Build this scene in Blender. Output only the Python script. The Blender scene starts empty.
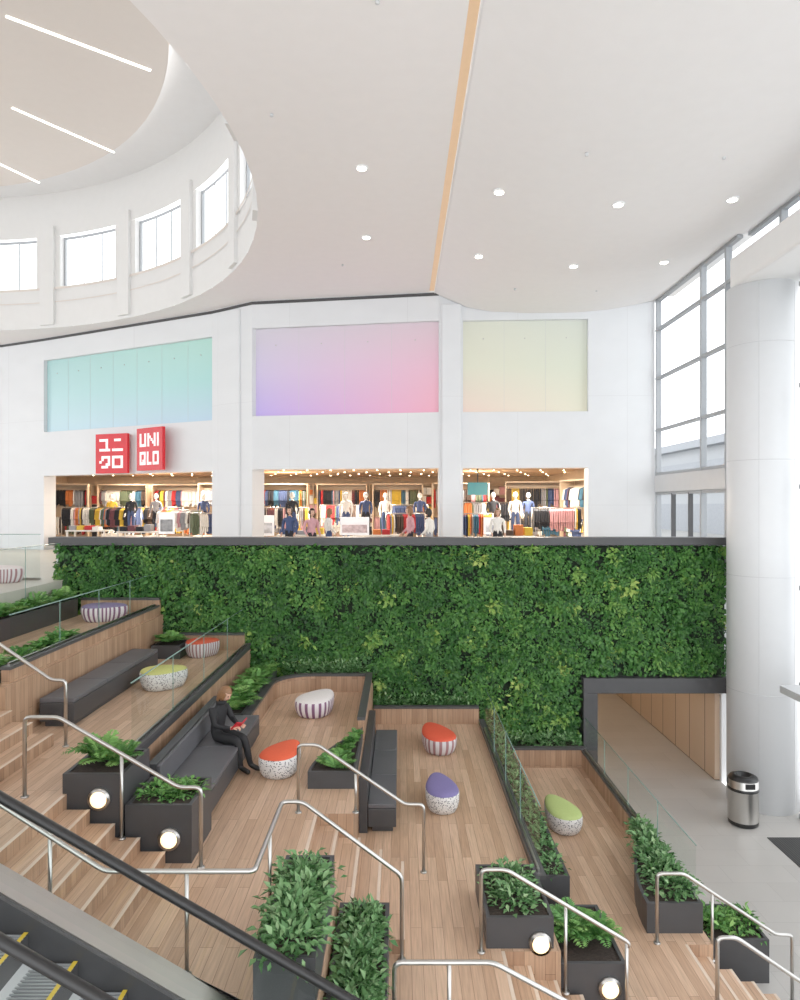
import bpy, bmesh, math, random
import numpy as np
from mathutils import Vector, Matrix
random.seed(7)
rng = np.random.default_rng(7)
SC = bpy.context.scene
COL = SC.collection

def lin(c):
    r = []
    for v in c:
        v = v/255.0
        r.append(v/12.92 if v <= 0.04045 else ((v+0.055)/1.055)**2.4)
    return (r[0], r[1], r[2], 1.0)

# ------------------------------------------------------------------ materials
def new_mat(name):
    m = bpy.data.materials.new(name); m.use_nodes = True
    nt = m.node_tree
    return m, nt, nt.nodes['Principled BSDF']

def mat(name, c, rough=0.5, metal=0.0, emit=0.0, ec=None, var=0.06, scale=4.0, bump=0.0, spec=0.5):
    m, nt, b = new_mat(name)
    col = lin(c)
    tc = nt.nodes.new('ShaderNodeTexCoord')
    nz = nt.nodes.new('ShaderNodeTexNoise'); nz.inputs['Scale'].default_value = scale
    nz.inputs['Detail'].default_value = 4
    nt.links.new(tc.outputs['Object'], nz.inputs['Vector'])
    rp = nt.nodes.new('ShaderNodeValToRGB')
    rp.color_ramp.elements[0].position = 0.3; rp.color_ramp.elements[1].position = 0.7
    rp.color_ramp.elements[0].color = tuple(v*(1-var) for v in col[:3])+(1,)
    rp.color_ramp.elements[1].color = tuple(min(1, v*(1+var)) for v in col[:3])+(1,)
    nt.links.new(nz.outputs['Fac'], rp.inputs['Fac'])
    nt.links.new(rp.outputs['Color'], b.inputs['Base Color'])
    b.inputs['Roughness'].default_value = rough
    b.inputs['Metallic'].default_value = metal
    b.inputs['Specular IOR Level'].default_value = spec
    if emit > 0:
        b.inputs['Emission Color'].default_value = lin(ec or c)
        b.inputs['Emission Strength'].default_value = emit
    if bump > 0:
        bp = nt.nodes.new('ShaderNodeBump'); bp.inputs['Strength'].default_value = bump
        bp.inputs['Distance'].default_value = 0.02
        nt.links.new(nz.outputs['Fac'], bp.inputs['Height'])
        nt.links.new(bp.outputs['Normal'], b.inputs['Normal'])
    return m

def brick_mat(name, c1, c2, mortar, bw, rh, mode, ms=0.004, rough=0.45, grain=True, off=0.37):
    m, nt, b = new_mat(name)
    tc = nt.nodes.new('ShaderNodeTexCoord')
    sp = nt.nodes.new('ShaderNodeSeparateXYZ'); nt.links.new(tc.outputs['Object'], sp.inputs[0])
    cb = nt.nodes.new('ShaderNodeCombineXYZ')
    if mode == 'floor':
        nt.links.new(sp.outputs['Y'], cb.inputs['X']); nt.links.new(sp.outputs['X'], cb.inputs['Y'])
    elif mode == 'tile':
        nt.links.new(sp.outputs['X'], cb.inputs['X']); nt.links.new(sp.outputs['Y'], cb.inputs['Y'])
    elif mode == 'panel':
        ad = nt.nodes.new('ShaderNodeMath'); ad.operation = 'ADD'
        nt.links.new(sp.outputs['X'], ad.inputs[0]); nt.links.new(sp.outputs['Y'], ad.inputs[1])
        nt.links.new(ad.outputs[0], cb.inputs['X']); nt.links.new(sp.outputs['Z'], cb.inputs['Y'])
    else:
        ad = nt.nodes.new('ShaderNodeMath'); ad.operation = 'ADD'
        nt.links.new(sp.outputs['X'], ad.inputs[0]); nt.links.new(sp.outputs['Y'], ad.inputs[1])
        nt.links.new(sp.outputs['Z'], cb.inputs['X']); nt.links.new(ad.outputs[0], cb.inputs['Y'])
    br = nt.nodes.new('ShaderNodeTexBrick')
    br.offset = off
    br.inputs['Scale'].default_value = 1.0
    br.inputs['Brick Width'].default_value = bw
    br.inputs['Row Height'].default_value = rh
    br.inputs['Mortar Size'].default_value = ms
    br.inputs['Mortar Smooth'].default_value = 0.3
    br.inputs['Color1'].default_value = lin(c1)
    br.inputs['Color2'].default_value = lin(c2)
    br.inputs['Mortar'].default_value = lin(mortar)
    nt.links.new(cb.outputs[0], br.inputs['Vector'])
    out = br.outputs['Color']
    mp = nt.nodes.new('ShaderNodeMapping')
    mp.inputs['Scale'].default_value = (1.2, 22, 1) if grain else (0.7, 0.7, 1)
    nt.links.new(cb.outputs[0], mp.inputs['Vector'])
    nz = nt.nodes.new('ShaderNodeTexNoise'); nz.inputs['Scale'].default_value = 2.0; nz.inputs['Detail'].default_value = 5
    nt.links.new(mp.outputs[0], nz.inputs['Vector'])
    mr = nt.nodes.new('ShaderNodeMapRange')
    mr.inputs['From Min'].default_value = 0.3; mr.inputs['From Max'].default_value = 0.7
    mr.inputs['To Min'].default_value = 0.82 if grain else 0.98; mr.inputs['To Max'].default_value = 1.12 if grain else 1.02
    nt.links.new(nz.outputs['Fac'], mr.inputs['Value'])
    mx = nt.nodes.new('ShaderNodeVectorMath'); mx.operation = 'SCALE'
    nt.links.new(out, mx.inputs[0]); nt.links.new(mr.outputs['Result'], mx.inputs['Scale'])
    nt.links.new(mx.outputs[0], b.inputs['Base Color'])
    b.inputs['Roughness'].default_value = rough
    return m

def glass_mat(name, tint=(246, 251, 249), base=0.04, edge=0.35):
    m = bpy.data.materials.new(name); m.use_nodes = True
    nt = m.node_tree; nt.nodes.clear()
    o = nt.nodes.new('ShaderNodeOutputMaterial')
    t = nt.nodes.new('ShaderNodeBsdfTransparent'); t.inputs['Color'].default_value = lin(tint)
    g = nt.nodes.new('ShaderNodeBsdfGlossy'); g.inputs['Roughness'].default_value = 0.02
    f = nt.nodes.new('ShaderNodeLayerWeight'); f.inputs['Blend'].default_value = 0.5
    pw = nt.nodes.new('ShaderNodeMath'); pw.operation = 'POWER'; pw.inputs[1].default_value = 5.0
    ml = nt.nodes.new('ShaderNodeMath'); ml.operation = 'MULTIPLY_ADD'; ml.inputs[1].default_value = edge; ml.inputs[2].default_value = base
    mx = nt.nodes.new('ShaderNodeMixShader')
    nt.links.new(f.outputs['Facing'], pw.inputs[0]); nt.links.new(pw.outputs[0], ml.inputs[0]); nt.links.new(ml.outputs[0], mx.inputs['Fac'])
    nt.links.new(t.outputs[0], mx.inputs[1]); nt.links.new(g.outputs[0], mx.inputs[2])
    nt.links.new(mx.outputs[0], o.inputs['Surface'])
    return m

def leaf_mat(name, cols):
    m, nt, b = new_mat(name)
    at = nt.nodes.new('ShaderNodeAttribute'); at.attribute_name = 'tint'
    rp = nt.nodes.new('ShaderNodeValToRGB')
    el = rp.color_ramp.elements
    el[0].color = lin(cols[0]); el[1].color = lin(cols[-1])
    for i, c in enumerate(cols[1:-1]):
        e = el.new((i+1)/(len(cols)-1)); e.color = lin(c)
    nt.links.new(at.outputs['Fac'], rp.inputs['Fac'])
    nt.links.new(rp.outputs['Color'], b.inputs['Base Color'])
    b.inputs['Roughness'].default_value = 0.5
    b.inputs['Specular IOR Level'].default_value = 0.35
    return m

def gradient_panel(name, stops_l, stops_r, x0, x1, z0, z1, emit=0.06):
    m, nt, b = new_mat(name)
    tc = nt.nodes.new('ShaderNodeTexCoord')
    sp = nt.nodes.new('ShaderNodeSeparateXYZ'); nt.links.new(tc.outputs['Object'], sp.inputs[0])
    def mr(sock, a, c):
        n = nt.nodes.new('ShaderNodeMapRange'); n.inputs['From Min'].default_value = a; n.inputs['From Max'].default_value = c
        nt.links.new(sock, n.inputs['Value']); return n.outputs['Result']
    u = mr(sp.outputs['X'], x0, x1); v = mr(sp.outputs['Z'], z0, z1)
    def ramp(st):
        r = nt.nodes.new('ShaderNodeValToRGB'); e = r.color_ramp.elements
        e[0].color = lin(st[0]); e[1].color = lin(st[-1])
        for i, c in enumerate(st[1:-1]):
            q = e.new((i+1)/(len(st)-1)); q.color = lin(c)
        nt.links.new(v, r.inputs['Fac']); return r.outputs['Color']
    mx = nt.nodes.new('ShaderNodeMix'); mx.data_type = 'RGBA'
    nt.links.new(u, mx.inputs['Factor'])
    nt.links.new(ramp(stops_l), mx.inputs[6]); nt.links.new(ramp(stops_r), mx.inputs[7])
    nt.links.new(mx.outputs[2], b.inputs['Base Color'])
    nt.links.new(mx.outputs[2], b.inputs['Emission Color'])
    b.inputs['Emission Strength'].default_value = emit
    b.inputs['Roughness'].default_value = 0.3
    return m

M = {}
M['white'] = mat('white_paint', (230, 231, 232), 0.55, var=0.01)
M['drumwhite'] = mat('white_paint_soft', (226, 226, 225), 0.6, var=0.01)
M['wallwhite'] = brick_mat('white_wall_panels', (222, 225, 228), (221, 224, 227), (206, 208, 211), 3.2, 3.4, 'panel', ms=0.005, rough=0.4, grain=False, off=0.0)
M['ceil'] = mat('ceiling_plaster', (238, 234, 232), 0.7, var=0.01)
M['ceilr'] = mat('ceiling_plaster_right', (236, 234, 233), 0.65, var=0.01)
M['disc'] = mat('ceiling_disc_plaster', (222, 214, 207), 0.7, var=0.01)
M['frame'] = mat('window_frame_grey', (158, 162, 166), 0.45, 0.1, var=0.02)
M['dark'] = mat('charcoal_metal', (62, 62, 64), 0.45, var=0.05)
M['darkcap'] = mat('charcoal_cap', (74, 73, 74), 0.4, var=0.05)
M['cush'] = mat('bench_vinyl', (88, 88, 92), 0.5, var=0.05, bump=0.05)
M['soil'] = mat('soil', (45, 35, 28), 0.9, var=0.3, scale=30, bump=0.6)
M['woodf'] = brick_mat('wood_floor_planks', (214, 180, 151), (186, 150, 121), (136, 104, 80), 1.7, 0.13, 'floor', ms=0.003, rough=0.4)
M['woods'] = brick_mat('wood_side_boards', (188, 153, 124), (162, 126, 99), (110, 84, 64), 1.4, 0.12, 'face', ms=0.003, rough=0.45)
M['nose'] = mat('stair_nosing', (222, 202, 182), 0.4)
M['tile'] = brick_mat('stone_floor_tile', (188, 185, 181), (182, 179, 175), (164, 161, 157), 1.2, 0.6, 'tile', ms=0.004, rough=0.35, grain=False, off=0.5)
M['upfloor'] = brick_mat('upper_floor_tile', (204, 196, 186), (198, 190, 180), (174, 164, 154), 1.2, 0.6, 'tile', ms=0.004, rough=0.35, grain=False, off=0.5)
M['glass'] = glass_mat('clear_glass')
M['wglass'] = glass_mat('window_glass', (250, 252, 253), 0.04, 0.2)
M['steel'] = mat('brushed_steel', (196, 194, 190), 0.28, 1.0, var=0.03)
M['steelw'] = mat('aluminium_frame', (200, 202, 204), 0.4, 0.1, var=0.02)
M['black'] = mat('black_rubber', (22, 22, 23), 0.35, var=0.05)
M['lampw'] = mat('white_lamp', (255, 250, 240), 0.5, emit=9.0, ec=(255, 246, 232))
M['strip'] = mat('cove_light_strip', (150, 126, 102), 0.5, emit=0.42, ec=(255, 212, 166))
M['line'] = mat('linear_light', (255, 250, 244), 0.5, emit=3.0, ec=(255, 250, 242))
M['red'] = mat('sign_red', (206, 22, 36), 0.4, emit=0.08, ec=(220, 20, 34))
M['signw'] = mat('sign_white', (250, 248, 248), 0.4, emit=0.2)
M['leafwall'] = leaf_mat('green_wall_leaf', [(26, 60, 26), (48, 96, 40), (76, 128, 54), (120, 160, 72), (178, 194, 98)])
M['fern'] = leaf_mat('fern_leaf', [(38, 84, 36), (68, 122, 54), (104, 156, 76), (146, 188, 102)])
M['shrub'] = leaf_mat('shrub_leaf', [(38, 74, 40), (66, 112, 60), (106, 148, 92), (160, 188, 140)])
M['hedgeback'] = mat('green_wall_substrate', (20, 36, 18), 0.9, var=0.4, scale=12)
M['storeceil'] = mat('store_ceiling', (190, 162, 134), 0.7)
M['storewall'] = mat('store_wall', (210, 188, 160), 0.7)
M['passwall'] = brick_mat('passage_wood_panels', (206, 180, 154), (200, 174, 148), (92, 72, 58), 4.0, 0.95, 'face', ms=0.02, rough=0.5, grain=False, off=0.0)
M['skin'] = mat('skin', (222, 176, 150), 0.5, var=0.03)
M['hair_b'] = mat('hair_brown', (132, 92, 58), 0.5, var=0.2, scale=40)
M['hair_k'] = mat('hair_dark', (38, 30, 26), 0.5, var=0.2, scale=40)
M['blackcloth'] = mat('black_cloth', (22, 22, 25), 0.75, var=0.15, scale=20)
M['boot'] = mat('boot_leather', (16, 15, 15), 0.35)
M['lips'] = mat('lips', (176, 86, 82), 0.4)
M['eyew'] = mat('eye_dark', (40, 30, 28), 0.2)
M['redbag'] = mat('red_fabric', (196, 28, 44), 0.5)
M['manq'] = mat('mannequin_white', (236, 232, 226), 0.35)
M['table'] = mat('table_white', (225, 220, 212), 0.4)
M['shelf'] = mat('shelf_wood', (196, 172, 144), 0.5)
M['outb'] = mat('pale_facade', (150, 154, 160), 0.8, var=0.05)
M['outg'] = mat('pavement', (150, 150, 148), 0.9)
M['grate'] = brick_mat('entrance_mat', (66, 66, 66), (60, 60, 60), (28, 28, 28), 0.05, 1.6, 'tile', ms=0.012, rough=0.7, grain=False, off=0.0)
cloth_cols = [(30, 32, 40), (186, 44, 48), (220, 182, 60), (60, 76, 116), (235, 232, 225), (110, 62, 70), (92, 104, 78),
              (206, 116, 60), (150, 150, 155), (80, 62, 52), (56, 104, 130), (205, 152, 158)]
CL = [mat('cloth_%d' % i, c, 0.8, var=0.08, scale=15) for i, c in enumerate(cloth_cols)]
WCH = [0, 0, 0, 0, 1, 1, 2, 2, 3, 3, 3, 4, 4, 4, 5, 6, 7, 8, 8, 9, 9, 10, 11]
def rc(): return 1+random.choice(WCH)

# ------------------------------------------------------------------ mesh builder
class MB:
    def __init__(s): s.v = []; s.f = []; s.m = []; s.sm = []
    def add(s, vs, fs, m=0, smooth=False):
        o = len(s.v); s.v += [tuple(v) for v in vs]
        for i, f in enumerate(fs):
            s.f.append(tuple(o+k for k in f)); s.m.append(m[i] if isinstance(m, (list, tuple)) else m); s.sm.append(smooth)
    def box(s, x0, x1, y0, y1, z0, z1, m=0, mt=None, rot=0.0, piv=None):
        vs = [(x0, y0, z0), (x1, y0, z0), (x1, y1, z0), (x0, y1, z0), (x0, y0, z1), (x1, y0, z1), (x1, y1, z1), (x0, y1, z1)]
        if rot:
            px, py = piv if piv else ((x0+x1)/2, (y0+y1)/2)
            c, n = math.cos(rot), math.sin(rot)
            vs = [(px+(x-px)*c-(y-py)*n, py+(x-px)*n+(y-py)*c, z) for x, y, z in vs]
        fs = [(0, 3, 2, 1), (4, 5, 6, 7), (0, 1, 5, 4), (1, 2, 6, 5), (2, 3, 7, 6), (3, 0, 4, 7)]
        s.add(vs, fs, [m, m if mt is None else mt, m, m, m, m])
    def prism(s, pts, z0, z1, m=0, mt=None):
        n = len(pts)
        a = sum(pts[i][0]*pts[(i+1) % n][1]-pts[(i+1) % n][0]*pts[i][1] for i in range(n))
        if a < 0: pts = pts[::-1]
        vs = [(x, y, z0) for x, y in pts]+[(x, y, z1) for x, y in pts]
        fs = [tuple(range(n))[::-1], tuple(range(n, 2*n))]+[(i, (i+1) % n, n+(i+1) % n, n+i) for i in range(n)]
        s.add(vs, fs, [m, m if mt is None else mt]+[m]*n)
    def xzprism(s, pts, y0, y1, m=0):
        n = len(pts)
        vs = [(x, y0, z) for x, z in pts]+[(x, y1, z) for x, z in pts]
        fs = [tuple(range(n)), tuple(range(n, 2*n))[::-1]]+[((i+1) % n, i, n+i, n+(i+1) % n) for i in range(n)]
        s.add(vs, fs, m)
    def seg(s, p, q, t, z0, z1, m=0, mt=None):
        d = Vector((q[0]-p[0], q[1]-p[1])).normalized(); n = Vector((-d.y, d.x))*t
        s.prism([p, q, (q[0]+n.x, q[1]+n.y), (p[0]+n.x, p[1]+n.y)], z0, z1, m, mt)
    def sheet(s, p, q, z0, z1, m=0):
        s.add([(p[0], p[1], z0), (q[0], q[1], z0), (q[0], q[1], z1), (p[0], p[1], z1)], [(0, 1, 2, 3)], m)
    def tube(s, pts, r, m=0, seg=10, caps=True, radii=None):
        pts = [Vector(p) for p in pts]
        n = len(pts)
        T = []
        for i in range(n):
            if i == 0: t = pts[1]-pts[0]
            elif i == n-1: t = pts[-1]-pts[-2]
            else: t = (pts[i+1]-pts[i]).normalized()+(pts[i]-pts[i-1]).normalized()
            T.append(t.normalized())
        ref = Vector((0, 0, 1)) if abs(T[0].z) < 0.9 else Vector((1, 0, 0))
        u = T[0].cross(ref).normalized()
        vs = []
        for i in range(n):
            u = (u-T[i]*u.dot(T[i])).normalized(); w = T[i].cross(u)
            rr = radii[i] if radii else r
            k = 1.0
            if 0 < i < n-1:
                ca = T[i].dot((pts[i]-pts[i-1]).normalized()); k = 1/max(ca, 0.6)
            for j in range(seg):
                a = 2*math.pi*j/seg
                vs.append(pts[i]+(u*math.cos(a)+w*math.sin(a))*rr*(k if radii is None else 1))
        fs = []
        for i in range(n-1):
            for j in range(seg):
                a = i*seg+j; b = i*seg+(j+1) % seg
                fs.append((a, b, b+seg, a+seg))
        if caps: fs += [tuple(range(seg))[::-1], tuple(range((n-1)*seg, n*seg))]
        s.add(vs, fs, m, True)
    def lathe(s, prof, c, m=0, seg=32, smooth=True):
        vs = []; n = len(prof)
        for r, z in prof:
            for j in range(seg):
                a = 2*math.pi*j/seg; vs.append((c[0]+r*math.cos(a), c[1]+r*math.sin(a), c[2]+z))
        fs = []; ms = []
        for i in range(n-1):
            for j in range(seg):
                a = i*seg+j; b = i*seg+(j+1) % seg
                fs.append((a, b, b+seg, a+seg)); ms.append(m[i] if isinstance(m, (list, tuple)) else m)
        fs += [tuple(range(seg))[::-1], tuple(range((n-1)*seg, n*seg))]
        ms += [ms[0], ms[-1]]
        s.add(vs, fs, ms, smooth)
    def ball(s, c, r, m=0, mx=None, seg=16, fn=None):
        bm = bmesh.new(); bmesh.ops.create_uvsphere(bm, u_segments=seg, v_segments=max(6, seg*3//4), radius=1.0)
        bm.verts.ensure_lookup_table()
        vs = []
        rr = r if isinstance(r, (tuple, list)) else (r, r, r)
        for v in bm.verts:
            p = fn(v.co.copy()) if fn else Vector((v.co.x*rr[0], v.co.y*rr[1], v.co.z*rr[2]))
            p = Vector(c)+p
            vs.append(mx @ p if mx else p)
        fs = [tuple(v.index for v in f.verts) for f in bm.faces]
        bm.free(); s.add(vs, fs, m, True)
    def build(s, name, mats, parent=None, bevel=0.0):
        me = bpy.data.meshes.new(name); me.from_pydata([tuple(v) for v in s.v], [], s.f)
        for mm in mats: me.materials.append(mm)
        me.polygons.foreach_set('material_index', s.m); me.polygons.foreach_set('use_smooth', s.sm)
        me.update()
        o = bpy.data.objects.new(name, me); COL.objects.link(o)
        if parent: o.parent = parent
        if bevel:
            b = o.modifiers.new('bevel', 'BEVEL'); b.width = bevel; b.segments = 2; b.limit_method = 'ANGLE'
        return o

def empty(name):
    e = bpy.data.objects.new(name, None); e.empty_display_size = 0.2; COL.objects.link(e)
    return e

def simple(name, fn, mats, bevel=0.0, parent=None):
    b = MB(); fn(b); return b.build(name, mats, parent, bevel)

# ------------------------------------------------------------------ leaves
def leaf_object(name, P, T, N, L, W, tint, material, parent=None, fold=0.18, droop=0.15):
    T = T/np.linalg.norm(T, axis=1, keepdims=True)
    S = np.cross(T, N); S /= (np.linalg.norm(S, axis=1, keepdims=True)+1e-9)
    N2 = np.cross(S, T)
    L = L[:, None]; W = W[:, None]
    n = len(P)
    v0 = P
    v1 = P+T*L*0.45+S*W*0.5+N2*W*fold
    v2 = P+T*L*0.45-S*W*0.5+N2*W*fold
    v3 = P+T*L-N2*L*droop
    V = np.stack([v0, v1, v2, v3], axis=1).reshape(-1, 3)
    idx = (np.arange(n)*4)[:, None]
    F = np.concatenate([idx+np.array([[0, 3, 1]]), idx+np.array([[0, 2, 3]])], axis=1).reshape(-1, 3)
    me = bpy.data.meshes.new(name)
    me.vertices.add(len(V)); me.vertices.foreach_set('co', V.ravel().astype(np.float32))
    nf = len(F)
    me.loops.add(nf*3); me.loops.foreach_set('vertex_index', F.ravel().astype(np.int32))
    me.polygons.add(nf); me.polygons.foreach_set('loop_start', (np.arange(nf)*3).astype(np.int32))
    me.polygons.foreach_set('loop_total', np.full(nf, 3, dtype=np.int32))
    me.update(calc_edges=True)
    at = me.attributes.new('tint', 'FLOAT', 'POINT')
    at.data.foreach_set('value', np.repeat(np.clip(tint, 0, 1), 4).astype(np.float32))
    me.materials.append(material)
    o = bpy.data.objects.new(name, me); COL.objects.link(o)
    if parent: o.parent = parent
    return o

def unit(v): return v/np.linalg.norm(v)

def fern_arrays(cx, cy, cz, R=0.45, n=16, hgt=0.35, pin=15):
    P = []; T = []; N = []; L = []; W = []; C = []
    for i in range(n):
        a = rng.uniform(0, 2*math.pi); Lf = R*rng.uniform(0.75, 1.25); up = hgt*rng.uniform(0.6, 1.3)
        tilt = rng.uniform(0.5, 1.0)
        d = np.array([math.cos(a), math.sin(a), 0]); c = rng.uniform(0.2, 0.75)
        prev = None
        for k in range(pin):
            t = (k+1)/pin
            p = np.array([cx, cy, cz])+d*Lf*tilt*t+np.array([0, 0, up*(1.7*t-1.25*t*t*tilt)])
            if prev is None: prev = np.array([cx, cy, cz])
            tang = unit(p-prev); prev = p
            side = np.cross(tang, [0, 0, 1.0]); side = unit(side) if np.linalg.norm(side) > 1e-4 else np.array([1., 0, 0])
            nn = np.cross(side, tang)
            ll = 0.13*R/0.45*(math.sin(math.pi*min(1, 0.15+t*0.85))**0.7+0.12)
            for sg in (-1, 1):
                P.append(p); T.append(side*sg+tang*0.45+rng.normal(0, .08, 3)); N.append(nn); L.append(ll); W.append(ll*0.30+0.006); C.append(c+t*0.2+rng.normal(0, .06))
    return P, T, N, L, W, C

def shrub_arrays(cx, cy, cz, rx, ry, rz, n=220, ls=0.12):
    P = []; T = []; N = []; L = []; W = []; C = []
    n = int(n*1.5); ls = ls*0.85
    for i in range(n):
        q = rng.normal(0, 1, 3); q = unit(q); q[2] = abs(q[2])
        rad = rng.uniform(0.45, 1.0)
        if rng.random() < .12: rad = rng.uniform(1.0, 1.3)
        p = np.array([cx+q[0]*rx*rad, cy+q[1]*ry*rad, cz+q[2]*rz*rad])
        t = q+rng.normal(0, .45, 3); t[2] -= 0.15
        nn = np.array([0, 0, 1.0])+q*0.6+rng.normal(0, .3, 3)
        l = ls*rng.uniform(0.6, 1.3)
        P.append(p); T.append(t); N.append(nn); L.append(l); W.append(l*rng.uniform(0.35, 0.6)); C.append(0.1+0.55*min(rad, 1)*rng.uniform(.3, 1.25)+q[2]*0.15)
    return P, T, N, L, W, C

def build_plants(name, groups, material, parent=None):
    A = [[], [], [], [], [], []]
    for g in groups:
        for i in range(6): A[i] += g[i]
    return leaf_object(name, np.array(A[0]), np.array(A[1], dtype=float), np.array(A[2], dtype=float), np.array(A[3]), np.array(A[4]), np.array(A[5]), material, parent)

# ------------------------------------------------------------------ camera
CZ = 6.8
cam = bpy.data.cameras.new('camera'); co = bpy.data.objects.new('camera', cam); COL.objects.link(co)
co.location = (0, 0, CZ); co.rotation_euler = (math.radians(90), 0, 0)
cam.sensor_width = 36; cam.lens = 25.2; cam.shift_y = 0.005; cam.clip_end = 500
SC.camera = co

U, A, B, C, D, E, G = 5.0, 4.167, 3.333, 2.5, 1.667, 0.833, 0.0
YB = 16.9

# ------------------------------------------------------------------ floors
simple('floor', lambda b: (b.box(-8.0, 7.9, -8, 30, -0.3, 0, 0), b.box(7.9, 14, -8, 15.8, -0.3, 0, 0)), [M['tile']])
simple('floor_upper', lambda b: (b.box(-31, 7.9, 17.2, 36, 4.6, 5.0, 0), b.box(-31, -8.1, -8, 17.2, 4.6, 5.0, 0),
                                 b.box(-8.1, -6.4, 4.3, 6.0, 4.6, 5.0, 0)), [M['upfloor']])
simple('ground_outside', lambda b: b.box(9, 140, 15.9, 160, 4.2, 4.6, 0), [M['outg']])
simple('neighbouring_building', lambda b: ([b.box(24, 48, 40, 90, 4.6+i*3.4, 4.6+i*3.4+2.3, 0) for i in range(2)],
                                           [b.box(24.4, 47, 40.4, 89, 6.9+i*3.4, 8.0+i*3.4, 1) for i in range(2)],
                                           b.box(23.5, 49, 39, 91, 11.4, 12.0, 0)), [M['outb'], M['frame']])

# ------------------------------------------------------------------ terraces
def terrace(name, boxes, h):
    def f(b):
        for (x0, x1, y0, y1) in boxes: b.box(x0, x1, y0, y1, 0, h, 0, 1)
    return simple(name, f, [M['woods'], M['woodf']])
terrace('wooden_terrace', [(-8.1, -6.2, 6, YB), (-6.2, -5.7, 10.1, YB)], A)
terrace('wooden_terrace', [(-5.7, -3.6, 10.1, YB), (-5.0, -4.0, 6, 10.1), (-4.0, -3.6, 9.3, 10.1)], B)
terrace('wooden_terrace', [(-4.0, -2.8, 8.35, 9.3), (-3.6, -1.15, 9.3, YB), (-2.8, -1.15, 6, 9.3), (-1.15, -0.65, 9.75, YB), (-1.15, -0.7, 6, 8.0)], C)
terrace('wooden_terrace', [(-0.65, 1.85, 9.75, YB), (0.05, 1.2, 6, 9.75), (-0.7, 0.05, 6, 8.0), (1.2, 1.85, 8.05, 9.75)], D)
terrace('wooden_terrace', [(2.35, 4.25, 9.5, YB), (1.85, 2.35, 8.05, YB), (2.35, 3.9, 8.05, 9.5), (2.4, 3.9, 6, 8.05)], E)

def stairs(x0, top, y0, y1, n=4, run=0.3):
    b = MB(); r = 0.83333/5
    for i in range(1, n+1):
        z = top-i*r
        b.box(x0+(i-1)*run, x0+i*run, y0, y1, 0, z, 0, 1)
        b.box(x0+i*run-0.035, x0+i*run+0.004, y0, y1, z-0.004, z+0.003, 2)
    b.box(x0-0.035, x0+0.004, y0, y1, top-0.004, top+0.003, 2)
    return b.build('staircase', [M['woods'], M['woodf'], M['nose']])
stairs(-6.2, A, 6, 10.1); stairs(-4.0, B, 6, 8.35); stairs(-1.15, C, 8.0, 9.75); stairs(1.2, D, 6, 8.05); stairs(3.9, E, 8.1, 9.5)
simple('upper_step_platform', lambda b: b.box(-12, -8.1, 6, YB, 0, 4.599, 0), [M['woods']])

def path_offset(pts, t):
    out = []
    n = len(pts)
    for i in range(n):
        p = Vector(pts[i])
        if i == 0: d = (Vector(pts[1])-p).normalized()
        elif i == n-1: d = (p-Vector(pts[i-1])).normalized()
        else: d = ((Vector(pts[i+1])-p).normalized()+(p-Vector(pts[i-1])).normalized()).normalized()
        nn = Vector((-d.y, d.x)); out.append((p.x+nn.x*t, p.y+nn.y*t))
    return out
def kerb(pts, t, z0, z1, name='wooden_kerb', cap=0.05, wood=True):
    b = MB(); o = path_offset(pts, t); oc = path_offset(pts, t+0.015); ic = path_offset(pts, -0.015)
    for i in range(len(pts)-1):
        b.prism([pts[i], pts[i+1], o[i+1], o[i]], z0, z1, 0)
        b.prism([ic[i], ic[i+1], oc[i+1], oc[i]], z1, z1+cap, 1)
    return b.build(name, [M['woods'] if wood else M['dark'], M['darkcap']])
def arc(cx, cy, r, a0, a1, n=8):
    return [(cx+r*math.cos(math.radians(a0+(a1-a0)*i/n)), cy+r*math.sin(math.radians(a0+(a1-a0)*i/n))) for i in range(n+1)]
k = 0.36
kerb([(-5.75, 16.72), (-7.62, 16.72)][::-1], 0.12, A, A+k)
kerb([(-5.75, 10.3), (-5.75, 16.7)], 0.12, A, A+0.20)
kerb([(-5.65, 16.7), (-3.72, 16.7)], 0.12, B, B+k)
kerb([(-3.60, 9.4), (-3.60, 16.85)], 0.1, B, B+0.10, wood=False)
kerb(([(-2.78, 13.0), (-2.78, 15.0)]+arc(-1.98, 15.3, 0.8, 180, 90, 8)+[(-0.77, 16.1), (-0.77, 12.85)])[::-1][1:][::-1], 0.12, C, C+k)
kerb([(-0.65, 12.8), (-0.65, 16.23)], 0.12, C, C+k, cap=0.06)
kerb([(-0.62, 16.4), (1.85, 16.4)], 0.12, D, D+k)
kerb([(2.37, 15.9), (4.25, 15.9)], 0.12, E, E+k+0.04)
kerb([(4.25, 12.5), (4.25, 16.0)], 0.12, E, E+k)
def bed(x0, x1, y0, y1, z):
    simple('planting_bed', lambda b: b.box(x0, x1, y0, y1, z-0.2, z, 0), [M['soil']])
bed(-2.6, -0.8, 16.26, 16.88, C+0.3)
bed(-0.6, 1.8, 16.55, 16.88, D+0.3)
bed(2.4, 4.2, 16.05, 16.88, E+0.3)

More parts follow.
